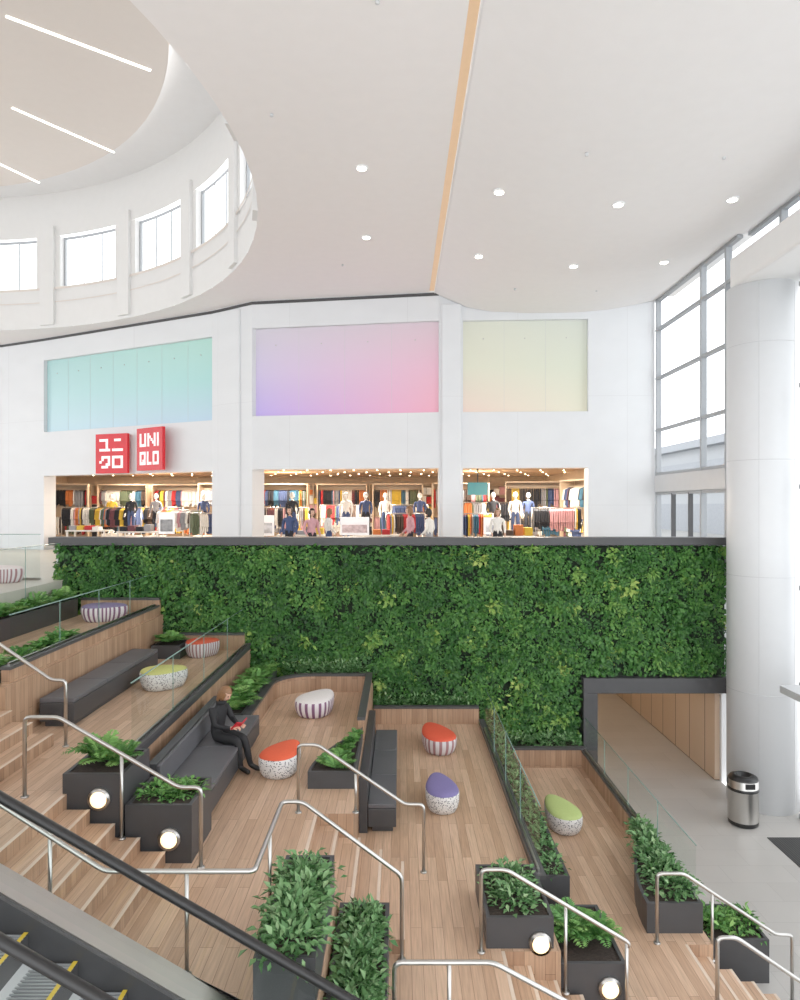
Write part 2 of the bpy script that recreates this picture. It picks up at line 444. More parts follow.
# ------------------------------------------------------------------ planters
M['lampball'] = mat('warm_step_light', (255, 226, 180), 0.5, emit=2.2, ec=(255, 214, 156))
def planter(pts, z0, z1, plants, kind, lamp=None):
    e = empty(kind+'_planter')
    b = MB()
    b.prism(pts, z0, z1-0.05, 0)
    n = len(pts)
    a = sum(pts[i][0]*pts[(i+1) % n][1]-pts[(i+1) % n][0]*pts[i][1] for i in range(n))
    if a < 0: pts = pts[::-1]
    t = 0.045
    inn = []
    for i in range(n):
        p0 = Vector(pts[i-1]); p1 = Vector(pts[i]); p2 = Vector(pts[(i+1) % n])
        d1 = (p1-p0).normalized(); d2 = (p2-p1).normalized()
        n1 = Vector((-d1.y, d1.x)); n2 = Vector((-d2.y, d2.x)); nn = (n1+n2)
        nn = nn/max(0.5, nn.length**2)*2 if nn.length > 1e-3 else n1
        inn.append((p1.x+nn.x*t, p1.y+nn.y*t))
    for i in range(n):
        j = (i+1) % n
        b.prism([pts[i], pts[j], inn[j], inn[i]], z1-0.05, z1, 0)
    b.build('box', [M['dark']], e)
    sb = MB(); sb.prism(inn, z1-0.05, z1-0.02, 0); sb.build('soil', [M['soil']], e)
    if plants:
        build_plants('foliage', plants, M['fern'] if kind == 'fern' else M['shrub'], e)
    if lamp:
        x, y, z = lamp
        lb = MB()
        lb.tube([(x, y+0.02, z), (x, y-0.05, z)], 0.13, 0, 28)
        lb.tube([(x, y-0.04, z), (x, y-0.058, z)], 0.096, 1, 28)
        lb.build('round_step_light', [M['steel'], M['lampball']], e)
    return e
def rect(x0, x1, y0, y1): return [(x0, y0), (x1, y0), (x1, y1), (x0, y1)]

planter(rect(-4.05, -3.32, 8.4, 9.28), C, B+0.24, [fern_arrays(-3.75, 8.85, B+.22, .42, 26, .28), fern_arrays(-3.5, 8.8, B+.22, .34, 14, .2)], 'fern', (-3.60, 8.4, 3.28))
planter(rect(-3.3, -2.5, 8.4, 9.28), C, C+0.70, [shrub_arrays(-3.05+i*0.32, 8.85, C+.66, .28, .34, .12, 170, .09) for i in range(2)]+[fern_arrays(-2.8, 8.8, C+.66, .3, 12, .12)], 'fern', (-2.76, 8.4, 2.80))
planter(rect(-1.25, -0.72, 5.95, 7.7), C, C+0.45, [shrub_arrays(-0.98, 6.2+i*0.33, C+.42, .30, .30, .22, 240, .12) for i in range(4)], 'shrub')
planter(rect(-0.68, -0.12, 5.95, 7.95), D, D+0.62, [shrub_arrays(-0.4, 6.2+i*0.35, D+.6, .24, .28, .15, 230, .12) for i in range(5)], 'shrub')
planter(rect(1.0, 1.78, 8.1, 9.3), D, D+0.36, [shrub_arrays(1.38, 8.5+i*0.4, D+.32, .3, .3, .20, 240, .11) for i in range(2)], 'shrub', (1.62, 8.1, 1.74))
planter(rect(1.86, 2.62, 8.1, 9.3), E, E+0.66, [fern_arrays(2.15, 8.7, E+.64, .42, 24, .24), fern_arrays(2.42, 8.6, E+.64, .34, 16, .2)], 'fern', (2.42, 8.1, 1.22))
planter(rect(4.35, 5.25, 9.95, 10.85), G, 0.62, [shrub_arrays(4.6+i*0.42, 10.4, .6, .3, .36, .14, 170, .12) for i in range(2)]+[fern_arrays(4.7, 10.4, .6, .35, 14, .14)], 'fern')
def wedge(xe, y0, y1, w, n=12):
    pts = [(xe, y0), (xe, y1)]
    for i in range(1, n+1):
        t = i/n
        pts.append((xe-w*(math.sin(t*math.pi/2)**1.2), y1-(y1-y0)*t))
    return pts
planter(wedge(-0.68, 10.6, 12.75, 0.72), C, C+0.26, [fern_arrays(-1.0+.06*i, 10.85+i*0.34, C+.24, .34-.04*i, 18, .14) for i in range(5)], 'fern')
planter(wedge(4.22, 9.75, 12.4, 0.78), E, E+0.42, [shrub_arrays(3.93+0.04*i, 10.15+i*0.42, E+.4, .34-.04*i, .3, .2, 230, .12) for i in range(5)], 'shrub')
planter(rect(-8.08, -7.66, 7.0, 16.65), A, A+0.42, [fern_arrays(-7.86, 10.5+i*0.42, A+.4, .42, 13, .26, 11) for i in range(15)], 'fern')
planter(rect(-6.35, -5.9, 10.2, 13.2), A, A+0.16, [fern_arrays(-6.12, 10.4+i*0.42, A+.16, .36, 13, .18, 11) for i in range(7)], 'fern')
planter(rect(-5.6, -4.95, 15.75, 16.5), B, B+0.3, [fern_arrays(-5.3, 16.1, B+.3, .42, 22, .25)], 'fern')
planter(rect(-3.48, -2.92, 13.0, 16.6), C, C+0.42, [fern_arrays(-3.15, 13.2+i*0.33, C+.42, .42, 15, .22, 12) for i in range(10)], 'fern')
planter(rect(1.97, 2.33, 9.6, 16.4), E, D+0.04, [shrub_arrays(2.15, 9.9+i*0.45, D+.02, .16, .28, .11, 90, .09) for i in range(15)], 'shrub')
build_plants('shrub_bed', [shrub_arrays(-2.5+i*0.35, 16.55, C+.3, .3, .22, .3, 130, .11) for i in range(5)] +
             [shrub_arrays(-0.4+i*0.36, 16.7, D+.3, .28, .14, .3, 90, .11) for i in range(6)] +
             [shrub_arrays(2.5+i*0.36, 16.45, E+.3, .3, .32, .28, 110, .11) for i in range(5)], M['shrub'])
kerb([(1.95, 9.4), (1.95, 16.3)], 0.1, D, D+0.10, wood=False)

# ------------------------------------------------------------------ benches
def bench(x0, x1, y0, y1, z, back=False):
    b = MB()
    b.box(x0+0.06, x1-0.05, y0+0.06, y1-0.05, z, z+0.09, 0)
    b.box(x0, x1, y0, y1, z+0.09, z+0.38, 0)
    n = max(2, int((y1-y0)/1.2)); w = (y1-y0)/n
    for i in range(n):
        b.box(x0, x1, y0+i*w+0.004, y0+(i+1)*w-0.004, z+0.385, z+0.45, 1)
    if back:
        b.box(x0-0.14, x0-0.005, y0, y1, z, z+0.80, 0)
        b.box(x0-0.005, x0+0.05, y0, y1, z+0.46, z+0.78, 1)
    return b.build('upholstered_bench', [M['dark'], M['cush']], bevel=0.012)
bench(-5.62, -5.08, 10.9, 14.7, B)
bench(-3.28, -2.58, 9.45, 12.85, C, True)
bench(-0.5, -0.06, 10.95, 14.6, D)
simple('bench_side_panel', lambda b: b.box(-0.64, -0.51, 10.95, 14.6, D, C+0.02, 0), [M['dark']])

# ------------------------------------------------------------------ glass guards
EDGE = mat('glass_edge_green', (120, 150, 140), 0.2)
def guard(pts, z0, z1, name='glass_balustrade', seglen=1.6):
    e = empty(name); g = MB(); s = MB()
    for i in range(len(pts)-1):
        p = Vector(pts[i]); q = Vector(pts[i+1]); d = q-p; n = max(1, round(d.length/seglen))
        for k2 in range(n):
            a = p+d*(k2/n); c = p+d*((k2+1)/n); dd = d.normalized()*0.012
            g.sheet(tuple(a+dd), tuple(c-dd), z0, z1, 0)
            if k2: g.seg(tuple(a-dd*.4), tuple(a+dd*.4), 0.012, z0, z1, 1)
        s.seg(tuple(p), tuple(q), 0.03, z0-0.02, z0+0.04, 0)
    g.build('panes', [M['glass'], EDGE], e); s.build('base_channel', [M['steel']], e)
    t = MB()
    for i in range(len(pts)-1): t.tube([(pts[i][0], pts[i][1], z1), (pts[i+1][0], pts[i+1][1], z1)], 0.009, 0, 6)
    t.build('top_edge', [EDGE], e)
guard([(-3.65, 9.5), (-3.65, 16.6)], B+0.15, B+1.05)
guard([(-5.8, 10.4), (-5.8, 16.6)], A+0.25, A+1.0)
guard([(1.9, 9.5), (1.9, 15.6)], D+0.15, D+1.05)
guard([(4.19, 9.9), (4.19, 15.8)], E+0.43, E+1.15)
guard([(-8.02, 7.0), (-8.02, 16.6)], A+0.45, U+0.9)
guard([(-16, 16.75), (-8.6, 16.75)], U+0.02, U+1.1)

# ------------------------------------------------------------------ handrails
def handrail(pts, posts):
    b = MB(); r = 0.024
    P = [Vector(p) for p in pts]; out = [P[0]]
    for i in range(1, len(P)-1):
        a = (P[i-1]-P[i]); c = (P[i+1]-P[i]); k1 = min(0.07, a.length*0.4); k2 = min(0.07, c.length*0.4)
        s0 = P[i]+a.normalized()*k1; s1 = P[i]+c.normalized()*k2
        for t in (0, .33, .66, 1): out.append(s0*(1-t)**2+P[i]*2*t*(1-t)+s1*t*t)
    out.append(P[-1]); b.tube(out, r, 0, 10)
    for (x, y, zt, zb) in posts:
        b.tube([(x, y, zb), (x, y, zt)], 0.019, 0, 10)
        b.tube([(x, y, zb), (x, y, zb+0.015)], 0.045, 0, 14)
    return b.build('stair_handrail', [M['steel']])
h = 0.95
handrail([(-6.6, 10.05, A+h), (-6.2, 10.05, A+h), (-5.0, 10.05, B+h), (-4.8, 10.05, B+h), (-4.8, 10.05, B)], [(-6.55, 10.05, A+h, A), (-4.8, 10.05, B+.1, B)])
handrail([(-4.45, 8.3, B), (-4.45, 8.3, B+h), (-4.05, 8.3, B+h), (-2.62, 8.3, C+h), (-2.36, 8.3, C+h), (-2.36, 8.3, C)], [(-4.45, 8.3, B+.1, B), (-3.3, 8.3, 3.85, 2.84), (-2.36, 8.3, C+.1, C)])
handrail([(-4.7, 6.4, B+h), (-4.0, 6.4, B+h), (-2.7, 6.4, C+h), (-1.33, 6.4, C+h), (-1.33, 7.9, C+h), (-1.1, 7.9, C+h), (0.02, 7.9, D+h), (0.02, 7.9, D)],
         [(-4.2, 6.4, B+h, B), (-3.2, 6.4, 3.9, 2.68), (-1.95, 6.4, C+h, C), (-1.33, 7.15, C+h, C), (0.02, 7.9, D+.1, D)])
handrail([(-1.42, 9.78, C), (-1.42, 9.78, C+h), (-1.15, 9.78, C+h), (0.07, 9.78, D+h), (0.33, 9.78, D+h), (0.33, 9.78, D)], [(-1.42, 9.78, C+.1, C), (-0.62, 9.78, 3.04, C), (0.33, 9.78, D+.1, D)])
handrail([(0.93, 8.03, D), (0.93, 8.03, D+h), (1.22, 8.03, D+h), (2.62, 8.03, E+h), (2.62, 8.03, E+h-.05)], [(0.93, 8.03, D+.1, D), (1.9, 8.03, 2.2, 1.2), (2.6, 8.03, E+h, E)])
handrail([(-0.05, 6.4, D), (-0.05, 6.4, D+h), (0.85, 6.4, D+h), (2.4, 6.4, E+h), (2.7, 6.4, E+h), (2.7, 6.4, E)], [(-0.05, 6.4, D+.1, D), (0.45, 6.4, D+h, D), (1.5, 6.4, 2.25, 1.34)])
handrail([(3.5, 9.53, E), (3.5, 9.53, E+h), (3.86, 9.53, E+h), (5.12, 9.53, G+h), (5.34, 9.53, G+h), (5.34, 9.53, G)], [(3.5, 9.53, E+.1, E), (4.25, 9.53, 1.52, 0.6), (5.34, 9.53, .1, G)])
handrail([(3.68, 8.12, E), (3.68, 8.12, E+h), (3.9, 8.12, E+h), (5.12, 8.12, G+h), (5.34, 8.12, G+h), (5.34, 8.12, G)], [(3.68, 8.12, E+.1, E), (5.34, 8.12, .1, G)])

# ------------------------------------------------------------------ pods
def speckle(name, a, b2, scale, thr=0.5, stripes=False):
    m, nt, bs = new_mat(name)
    tc = nt.nodes.new('ShaderNodeTexCoord')
    rp = nt.nodes.new('ShaderNodeValToRGB'); e = rp.color_ramp.elements
    e[0].position = thr-0.03; e[1].position = thr+0.03; e[0].color = lin(a); e[1].color = lin(b2)
    if stripes:
        sp = nt.nodes.new('ShaderNodeSeparateXYZ'); nt.links.new(tc.outputs['Object'], sp.inputs[0])
        at = nt.nodes.new('ShaderNodeMath'); at.operation = 'ARCTAN2'
        nt.links.new(sp.outputs['Y'], at.inputs[0]); nt.links.new(sp.outputs['X'], at.inputs[1])
        mu = nt.nodes.new('ShaderNodeMath'); mu.operation = 'MULTIPLY'; mu.inputs[1].default_value = scale
        nt.links.new(at.outputs[0], mu.inputs[0])
        sn = nt.nodes.new('ShaderNodeMath'); sn.operation = 'SINE'; nt.links.new(mu.outputs[0], sn.inputs[0])
        md = nt.nodes.new('ShaderNodeMath'); md.operation = 'MULTIPLY_ADD'; md.inputs[1].default_value = .5; md.inputs[2].default_value = .5
        nt.links.new(sn.outputs[0], md.inputs[0]); nt.links.new(md.outputs[0], rp.inputs['Fac'])
    else:
        nz = nt.nodes.new('ShaderNodeTexVoronoi'); nz.inputs['Scale'].default_value = scale
        nt.links.new(tc.outputs['Object'], nz.inputs['Vector'])
        nt.links.new(nz.outputs['Distance'], rp.inputs['Fac'])
    nt.links.new(rp.outputs['Color'], bs.inputs['Base Color']); bs.inputs['Roughness'].default_value = 0.8
    return m
S_bw = speckle('fabric_black_white', (84, 86, 94), (226, 224, 222), 34, 0.34)
S_pu = speckle('fabric_purple_stripe', (238, 232, 236), (130, 88, 122), 24, 0.6, True)
S_gr = speckle('fabric_grey_stripe', (214, 208, 210), (156, 112, 116), 28, 0.6, True)
def pod(x, y, z, L, W, rot, top, side, hh=0.40):
    seg = 44; b = MB()
    prof = [(0.76, 0.0), (0.83, 0.015), (0.92, 0.09), (0.985, 0.19), (1.0, 0.27), (0.995, 0.32), (0.975, 0.355), (0.93, 0.382), (0.85, 0.402), (0.7, 0.418), (0.5, 0.429), (0.25, 0.435), (0.02, 0.437)]
    vs = []
    for (s, zz) in prof:
        for j in range(seg):
            a = 2*math.pi*j/seg
            px = math.cos(a)*L/2*(1+0.04*math.cos(3*a)); py = math.sin(a)*W/2*(1-0.20*math.cos(a))*(1+0.04*math.cos(3*a))
            vs.append((px*s, py*s, zz*hh/0.437))
    fs = []; ms = []
    for i in range(len(prof)-1):
        for j in range(seg):
            a = i*seg+j; c = i*seg+(j+1) % seg
            fs.append((a, c, c+seg, a+seg)); ms.append(0 if i < 6 else 1)
    fs += [tuple(range(seg))[::-1], tuple(range((len(prof)-1)*seg, len(prof)*seg))]; ms += [0, 1]
    b.add(vs, fs, ms, True)
    o = b.build('pouf_stool', [side, mat('pouf_top', top, 0.75, var=0.04, scale=30, bump=0.05)])
    o.location = (x, y, z); o.rotation_euler = (0, 0, math.radians(rot))
    return o
pod(-9.25, 16.25, U, 0.95, 0.6, 10, (228, 214, 214), S_gr)
pod(-6.75, 15.95, A, 1.0, 0.64, 14, (128, 114, 152), S_pu)
pod(-4.55, 16.1, B, 0.78, 0.60, 30, (212, 84, 58), S_gr)
pod(-4.50, 13.3, B, 0.88, 0.66, 30, (200, 200, 116), S_bw)
pod(-1.72, 14.5, C, 1.15, 0.70, 70, (232, 226, 224), S_pu)
pod(-1.90, 11.32, C, 1.0, 0.58, 74, (224, 88, 54), S_bw)
pod(0.78, 14.8, D, 1.3, 0.66, 104, (224, 84, 56), S_gr)
pod(0.70, 12.0, D, 1.1, 0.54, 96, (118, 108, 160), S_bw)
pod(3.0, 13.05, E, 1.15, 0.58, 100, (178, 196, 120), S_bw)

# ------------------------------------------------------------------ green wall
def gw(b):
    b.box(-8.3, 4.4, 17.0, 17.18, 0, 5.8, 0)
    b.box(4.4, 7.88, 17.0, 17.18, 2.66, 5.8, 0)
GW = empty('green_wall')
simple('substrate', gw, [M['hedgeback']], parent=GW)
nc = 4600
P = []; T = []; N = []; L = []; W = []; Cc = []
for i in range(nc):
    cx = rng.uniform(-8.25, 7.85); cz = rng.uniform(0.6, 5.78)
    if cx > 4.3 and cz < 2.72: continue
    if cz < 2.0 and cx < -1: continue
    lowf = 0.5+0.5*math.sin(cx*1.3+2*math.sin(cz*1.1))*math.sin(cz*1.7+cx*0.6)
    base = rng.normal(0.27+0.13*lowf, 0.11); big = rng.random() < 0.03
    if big: base = rng.uniform(0.55, 0.85)
    dep = rng.uniform(0.0, 0.15)
    n = 19 if not big else 26
    sg = rng.uniform(0.09, 0.17)
    ls0 = rng.uniform(0.06, 0.115)*(1.4 if big else 1)
    asp = rng.uniform(0.35, 0.85)
    for j in range(n):
        dx, dz = rng.normal(0, sg*0.6, 2)
        x = min(7.86, max(-8.28, cx+dx)); z = min(5.80, cz+dz)
        if x > 4.33 and z < 2.70: continue
        y = 16.99-dep-rng.uniform(0, 0.06)+0.5*(dx*dx+dz*dz)
        P.append((x, min(y, 16.99), z))
        T.append((dx*5+rng.normal(0, .45), -0.45+rng.normal(0, .25), dz*5-0.35+rng.normal(0, .45)))
        N.append((rng.normal(0, .35), -1.0, 0.5+rng.normal(0, .35)))
        l = ls0*rng.uniform(0.7, 1.3)
        L.append(l); W.append(l*asp); Cc.append(base+rng.normal(0, .07))
leaf_object('leaves', np.array(P), np.array(T), np.array(N), np.array(L), np.array(W), np.array(Cc), M['leafwall'], GW)

simple('green_wall_coping', lambda b: b.box(-8.45, 7.9, 16.8, 17.3, 5.83, 6.02, 0), [M['dark']], bevel=0.01)
simple('passage_portal_frame', lambda b: (b.box(4.38, 7.9, 16.7, 17.3, 2.3, 2.66, 0), b.box(4.38, 4.72, 16.7, 17.3, 0, 2.3, 0)), [M['dark']], bevel=0.01)
simple('parapet_backing', lambda b: b.box(-8.45, 7.9, 17.19, 17.29, 5.0, 5.82, 0), [M['white']])
simple('wall_passage_right', lambda b: b.box(7.78, 7.95, 17.3, 30, 0, 2.9, 0), [M['passwall']])
simple('wall_passage_left', lambda b: b.box(4.4, 4.72, 17.31, 30, 0, 2.9, 0), [M['white']])
simple('wall_passage_end', lambda b: b.box(4.72, 7.78, 29.8, 30, 0, 2.9, 0), [M['storewall']])
simple('ceiling_passage', lambda b: b.box(4.72, 7.78, 17.31, 29.8, 2.7, 2.9, 0), [M['ceil']])
simple('passage_ceiling_light', lambda b: [b.lathe([(0.07, -0.012), (0.07, 0)], (6.2, 18.2+i*1.6, 2.7), 0, 16) for i in range(7)], [mat('passage_lamp', (255, 220, 180), emit=90, ec=(255, 220, 178))])
simple('wall_below_upper_floor', lambda b: b.box(-12, -8.3, 16.99, 17.19, 0, 4.6), [M['white']])

# ------------------------------------------------------------------ upper facade
PL = [(-30, 31.5), (-16.6, 29.2), (-14.3, 28.1), (-6.47, 24.1), (-4.86, 23.0), (1.22, 22.0), (1.98, 22.0), (5.86, 21.8), (7.9, 21.7)]
HD, G0, G1, TOPZ = 7.97, 9.72, 12.6, 13.5
def lerp(p, q, t): return (p[0]+(q[0]-p[0])*t, p[1]+(q[1]-p[1])*t)
def wallb(b):
    t = 0.55
    b.seg(PL[0], PL[1], t, 5.0, TOPZ); b.seg(PL[1], PL[2], t, 5, TOPZ)
    for (i, j) in ((2, 3), (4, 5), (6, 7)):
        b.seg(PL[i], PL[j], t, HD, G0)
        b.seg(PL[i], PL[j], t, G1, TOPZ)
    b.seg(PL[3], PL[4], t, 5, TOPZ); b.seg(PL[5], PL[6], t, 5, TOPZ); b.seg(PL[7], PL[8], t, 5, TOPZ)
simple('wall_back', wallb, [M['wallwhite']])
def cp(name, i, j, mt, n):
    e = empty(name)
    p, q = PL[i], PL[j]
    d = Vector((q[0]-p[0], q[1]-p[1])).normalized(); nn = Vector((-d.y, d.x))
    pp = (p[0]+nn.x*0.16, p[1]+nn.y*0.16); qq = (q[0]+nn.x*0.16, q[1]+nn.y*0.16)
    b = MB(); b.seg(pp, qq, 0.1, G0, G1); b.build('coloured_pane', [mt], e)
    b = MB()
    for k2 in range(1, n):
        a = lerp(p, q, k2/n); a = (a[0]+nn.x*0.155, a[1]+nn.y*0.155)
        c = (a[0]+d.x*0.006, a[1]+d.y*0.006); b.seg(a, c, 0.006, G0, G1)
    b.build('joints', [M['steelw']], e)
    b = MB()
    for k2 in range(n):
        a = lerp(p, q, (k2+0.5)/n)
        b.ball((a[0]+nn.x*0.13, a[1]+nn.y*0.13, G1-0.55), 0.022, 0, seg=8)
    b.build('glass_fixings', [M['steel']], e)
cp('window_coloured_1', 2, 3, gradient_panel('film_teal', [(182, 212, 222), (174, 212, 216), (166, 206, 206)], [(178, 204, 224), (164, 212, 210), (172, 214, 204)], -14.3, -6.5, G0, G1), 7)
cp('window_coloured_2', 4, 5, gradient_panel('film_pink', [(182, 164, 232), (200, 190, 224), (204, 200, 212)], [(236, 166, 186), (228, 180, 200), (214, 194, 204)], -4.86, 1.22, G0, G1), 4)
cp('window_coloured_3', 6, 7, gradient_panel('film_yellow', [(230, 206, 192), (218, 218, 198), (214, 216, 200)], [(224, 222, 200), (212, 218, 200), (208, 214, 204)], 1.98, 5.86, G0, G1), 3)
def gap(b):
    for i in range(0, 5):
        p, q = PL[i], PL[i+1]
        b.seg((p[0], p[1]-0.012), (q[0], q[1]-0.012), 0.02, TOPZ-0.12, TOPZ-0.02)
simple('trim_shadow_gap', gap, [M['dark']])
def pil(b):
    b.seg((-6.2, 23.82), (-5.35, 23.24), 0.25, 5.0, TOPZ-0.15)
    b.box(1.3, 1.92, 21.86, 22.1, 5.0, TOPZ-0.4)
simple('trim_pilasters', pil, [M['wallwhite']], bevel=0.05)

GLY = {'U': ["X..X", "X..X", "X..X", "X..X", "XXXX"], 'N': ["X...X", "XX..X", "X.X.X", "X..XX", "X...X"], 'I': ["X", "X", "X", "X", "X"],
       'Q': ["XXXX", "X..X", "X..X", "X.XX", "XXXX"], 'L': ["X..", "X..", "X..", "X..", "XXX"], 'O': ["XXXX", "X..X", "X..X", "X..X", "XXXX"],
       'yu': ["XXXX.", "...X.", "...X.", "...X.", "XXXXX"], 'ni': [".XXX.", ".....", ".....", ".....", "XXXXX"],
       'ku': [".XXXX", ".X..X", "X...X", "...XX", ".XXX."], 'ro': ["XXXXX", "X...X", "X...X", "X...X", "XXXXX"]}
def sign(cx, cy, cz, size, ang, rows):
    e = empty('store_sign'); c, s = math.cos(ang), math.sin(ang)
    b = MB()
    def loc(u0, u1, v0, v1, w0, w1, m):
        vs = []
        for w in (w0, w1):
            for (u, v) in ((u0, v0), (u1, v0), (u1, v1), (u0, v1)):
                vs.append((cx+u*c+w*s, cy+u*s-w*c, cz+v))
        b.add(vs, [(0, 3, 2, 1), (4, 5, 6, 7), (0, 1, 5, 4), (1, 2, 6, 5), (2, 3, 7, 6), (3, 0, 4, 7)], m)
    loc(-size/2, size/2, -size/2, size/2, -0.06, 0.06, 0)
    mg = size*0.13; iw = size-2*mg; rh = (iw-0.12*size)/2
    for r, row in enumerate(rows):
        tot = sum(len(GLY[g][0]) for g in row)+1.0*(len(row)-1); cu = iw/tot; x = -iw/2; ytop = iw/2-r*(rh+0.12*size); cv = rh/5
        for g in row:
            bm = GLY[g]
            for k2, line in enumerate(bm):
                st = None
                for q in range(len(line)+1):
                    on = q < len(line) and line[q] == 'X'
                    if on and st is None: st = q
                    if not on and st is not None:
                        loc(x+st*cu, x+q*cu, ytop-(k2+1)*cv-0.002, ytop-k2*cv, 0.06, 0.075, 1); st = None
            x += (len(bm[0])+1.0)*cu
    loc(-0.05, 0.05, -0.05, 0.05, -0.35, -0.06, 2)
    b.build('panel', [M['red'], M['signw'], M['steel']], e)
sign(-10.64, 25.9, 8.70, 1.46, math.radians(-20), [['yu', 'ni'], ['ku', 'ro']])
sign(-8.90, 25.0, 8.80, 1.52, math.radians(-36), [['U', 'N', 'I'], ['Q', 'L', 'O']])

# ------------------------------------------------------------------ store
simple('ceiling_store', lambda b: b.prism([(p[0], p[1]+0.62) for p in PL[1:8]]+[(7.38, 22.4), (7.38, 35.8), (-17, 35.8)], 8.25, 8.4), [M['storeceil']])
simple('wall_store_back', lambda b: b.box(-17, 7.6, 35.8, 36, 5, 8.4), [M['storewall']])
simple('wall_store_right', lambda b: b.box(7.4, 7.6, 22.4, 35.8, 5, 8.4), [M['storewall']])
simple('wall_store_left', lambda b: b.box(-17.2, -17, 30, 35.8, 5, 8.4), [M['storewall']])
def inside(x, y):
    for i in range(len(PL)-1):
        if PL[i][0] <= x <= PL[i+1][0]:
            t = (x-PL[i][0])/(PL[i+1][0]-PL[i][0]); return y > PL[i][1]+(PL[i+1][1]-PL[i][1])*t+0.9
    return True
def dots(b):
    for i in range(24):
        for j in range(6):
            x = -15.5+i*0.97+(j % 2)*0.45; y = 25.6+j*1.75
            if not inside(x, y): continue
            b.lathe([(0.03, -0.015), (0.03, 0)], (x, y, 8.25), 0, 10, False)
simple('store_downlights', dots, [mat('store_lamp', (255, 224, 180), emit=20, ec=(255, 224, 184))])
for (x, y) in ((-12, 32), (-5, 31), (-2, 26.5), (3.5, 30), (4.5, 25), (-9, 29)):
    l = bpy.data.lights.new('store_ceiling_lamp', 'AREA'); l.energy = 430; l.size = 1.2; l.color = (1, 0.87, 0.72)
    o = bpy.data.objects.new('store_ceiling_lamp', l); o.location = (x, y, 8.2); COL.objects.link(o)
def shelves(name, x0, x1, y, z0=5.0, levels=6, hgt=0.46, depth=0.45):
    b = MB()
    b.box(x0, x1, y+depth-0.04, y+depth, z0, z0+levels*hgt+.1, 0)
    n = max(1, int((x1-x0)/0.9)); w = (x1-x0)/n
    for i in range(n+1): b.box(x0+i*w-0.02, x0+i*w+0.02, y, y+depth-0.04, z0, z0+levels*hgt+.1, 0)
    for k2 in range(levels+1): b.box(x0, x1, y+.01, y+depth-.05, z0+k2*hgt, z0+k2*hgt+0.025, 0)
    for i in range(n):
        for k2 in range(levels):
            cc = rc()
            for q in range(3):
                if random.random() < .08: continue
                xx = x0+i*w+0.04+q*(w-0.06)/3; ww = (w-0.06)/3-0.02
                if random.random() < .5: cc = rc()
                nst = random.randint(5, 8)
                for s2 in range(nst):
                    j = random.uniform(-.008, .008)
                    b.box(xx+j, xx+ww+j, y+.04, y+depth-.08, z0+k2*hgt+.026+s2*.05, z0+k2*hgt+.026+s2*.05+.045, cc)
    b.build(name, [M['shelf']]+CL)
def garments(b, x0, x1, yc, hh):
    xx = x0; cc = rc()
    while xx < x1:
        if random.random() < .3: cc = rc()
        le = random.uniform(.65, .85); t = 0.035
        pr = [(-.02, hh-.03), (-.2, hh-.11), (-.27, hh-.5), (-.21, hh-.52), (-.18, hh-.3), (-.2, hh-le), (.2, hh-le), (.18, hh-.3), (.21, hh-.52), (.27, hh-.5), (.2, hh-.11), (.02, hh-.03)]
        n = len(pr)
        vs = [(xx, yc+p[0], p[1]) for p in pr]+[(xx+t, yc+p[0], p[1]) for p in pr]
        b.add(vs, [tuple(range(n)), tuple(range(n, 2*n))[::-1]]+[((i+1) % n, i, n+i, n+(i+1) % n) for i in range(n)], cc)
        xx += random.uniform(.05, .075)
def rack(x, y, z, L, rot=0, hh=1.45):
    b = MB()
    for sx in (-L/2, L/2):
        b.tube([(sx, 0, 0), (sx, 0, hh)], 0.02, 0, 8); b.box(sx-.03, sx+.03, -.25, .25, 0, .04, 0)
    b.tube([(-L/2, 0, hh), (L/2, 0, hh)], 0.018, 0, 8)
    garments(b, -L/2+.06, L/2-.08, 0, hh)
    o = b.build('clothing_rack', [M['steel']]+CL); o.location = (x, y, z); o.rotation_euler = (0, 0, rot)
def tall_rack(x, y, L, rot=0):
    b = MB()
    b.box(-L/2, L/2, .32, .36, 0, 2.75, 0)
    for sx in (-L/2, L/2): b.box(sx-.025, sx+.025, -.3, .32, 0, 2.75, 0)
    b.box(-L/2, L/2, -.3, .32, 2.7, 2.75, 0)
    for hh in (1.3, 2.5):
        b.tube([(-L/2, 0, hh), (L/2, 0, hh)], 0.016, 0, 8); garments(b, -L/2+.08, L/2-.1, 0, hh)
    o = b.build('clothing_bay', [M['shelf']]+CL); o.location = (x, y, 5.0); o.rotation_euler = (0, 0, rot)
for (x0, x1) in ((-16.5, -7.5), (-7.2, -0.6), (-0.2, 7.2)): shelves('clothing_shelves', x0, x1, 35.3)
for (x, y, L2, r) in ((-15.2, 31.2, 2.4, .3), (-12.6, 32.0, 2.2, 0), (-10.2, 32.2, 2.2, 0), (-7.6, 30.4, 2.2, -.2), (-5.2, 31.2, 2.2, 0), (-2.6, 31.6, 2.2, 0), (-0.1, 31.2, 2.2, 0), (2.6, 30.2, 2.4, 0), (5.4, 28.4, 2.2, -.15), (6.7, 26.2, 1.8, -1.3)):
    tall_rack(x, y, L2, r)
for (x, y, L2, r, zz) in ((-11.8, 29.4, 2.2, -.3, .3), (-8.6, 27.4, 2.0, -.3, .2), (-13.6, 29.9, 1.6, .2, .3), (-7.2, 26.0, 1.2, .5, .1), (-4.3, 26.8, 1.6, .1, .3), (-2.4, 28.0, 1.6, 0, .4),
                          (0.2, 25.0, 1.4, .2, .1), (2.6, 24.6, 1.3, 0, .1), (3.4, 27.2, 1.9, .1, .5), (5.6, 24.9, 1.8, -.1, .3), (0.4, 28.4, 1.6, .4, .4), (-5.6, 28.6, 1.6, 0, .3), (-10.2, 30.0, 1.8, 0, .3)):
    rack(x, y, 5.0, L2, r, 1.4+zz)
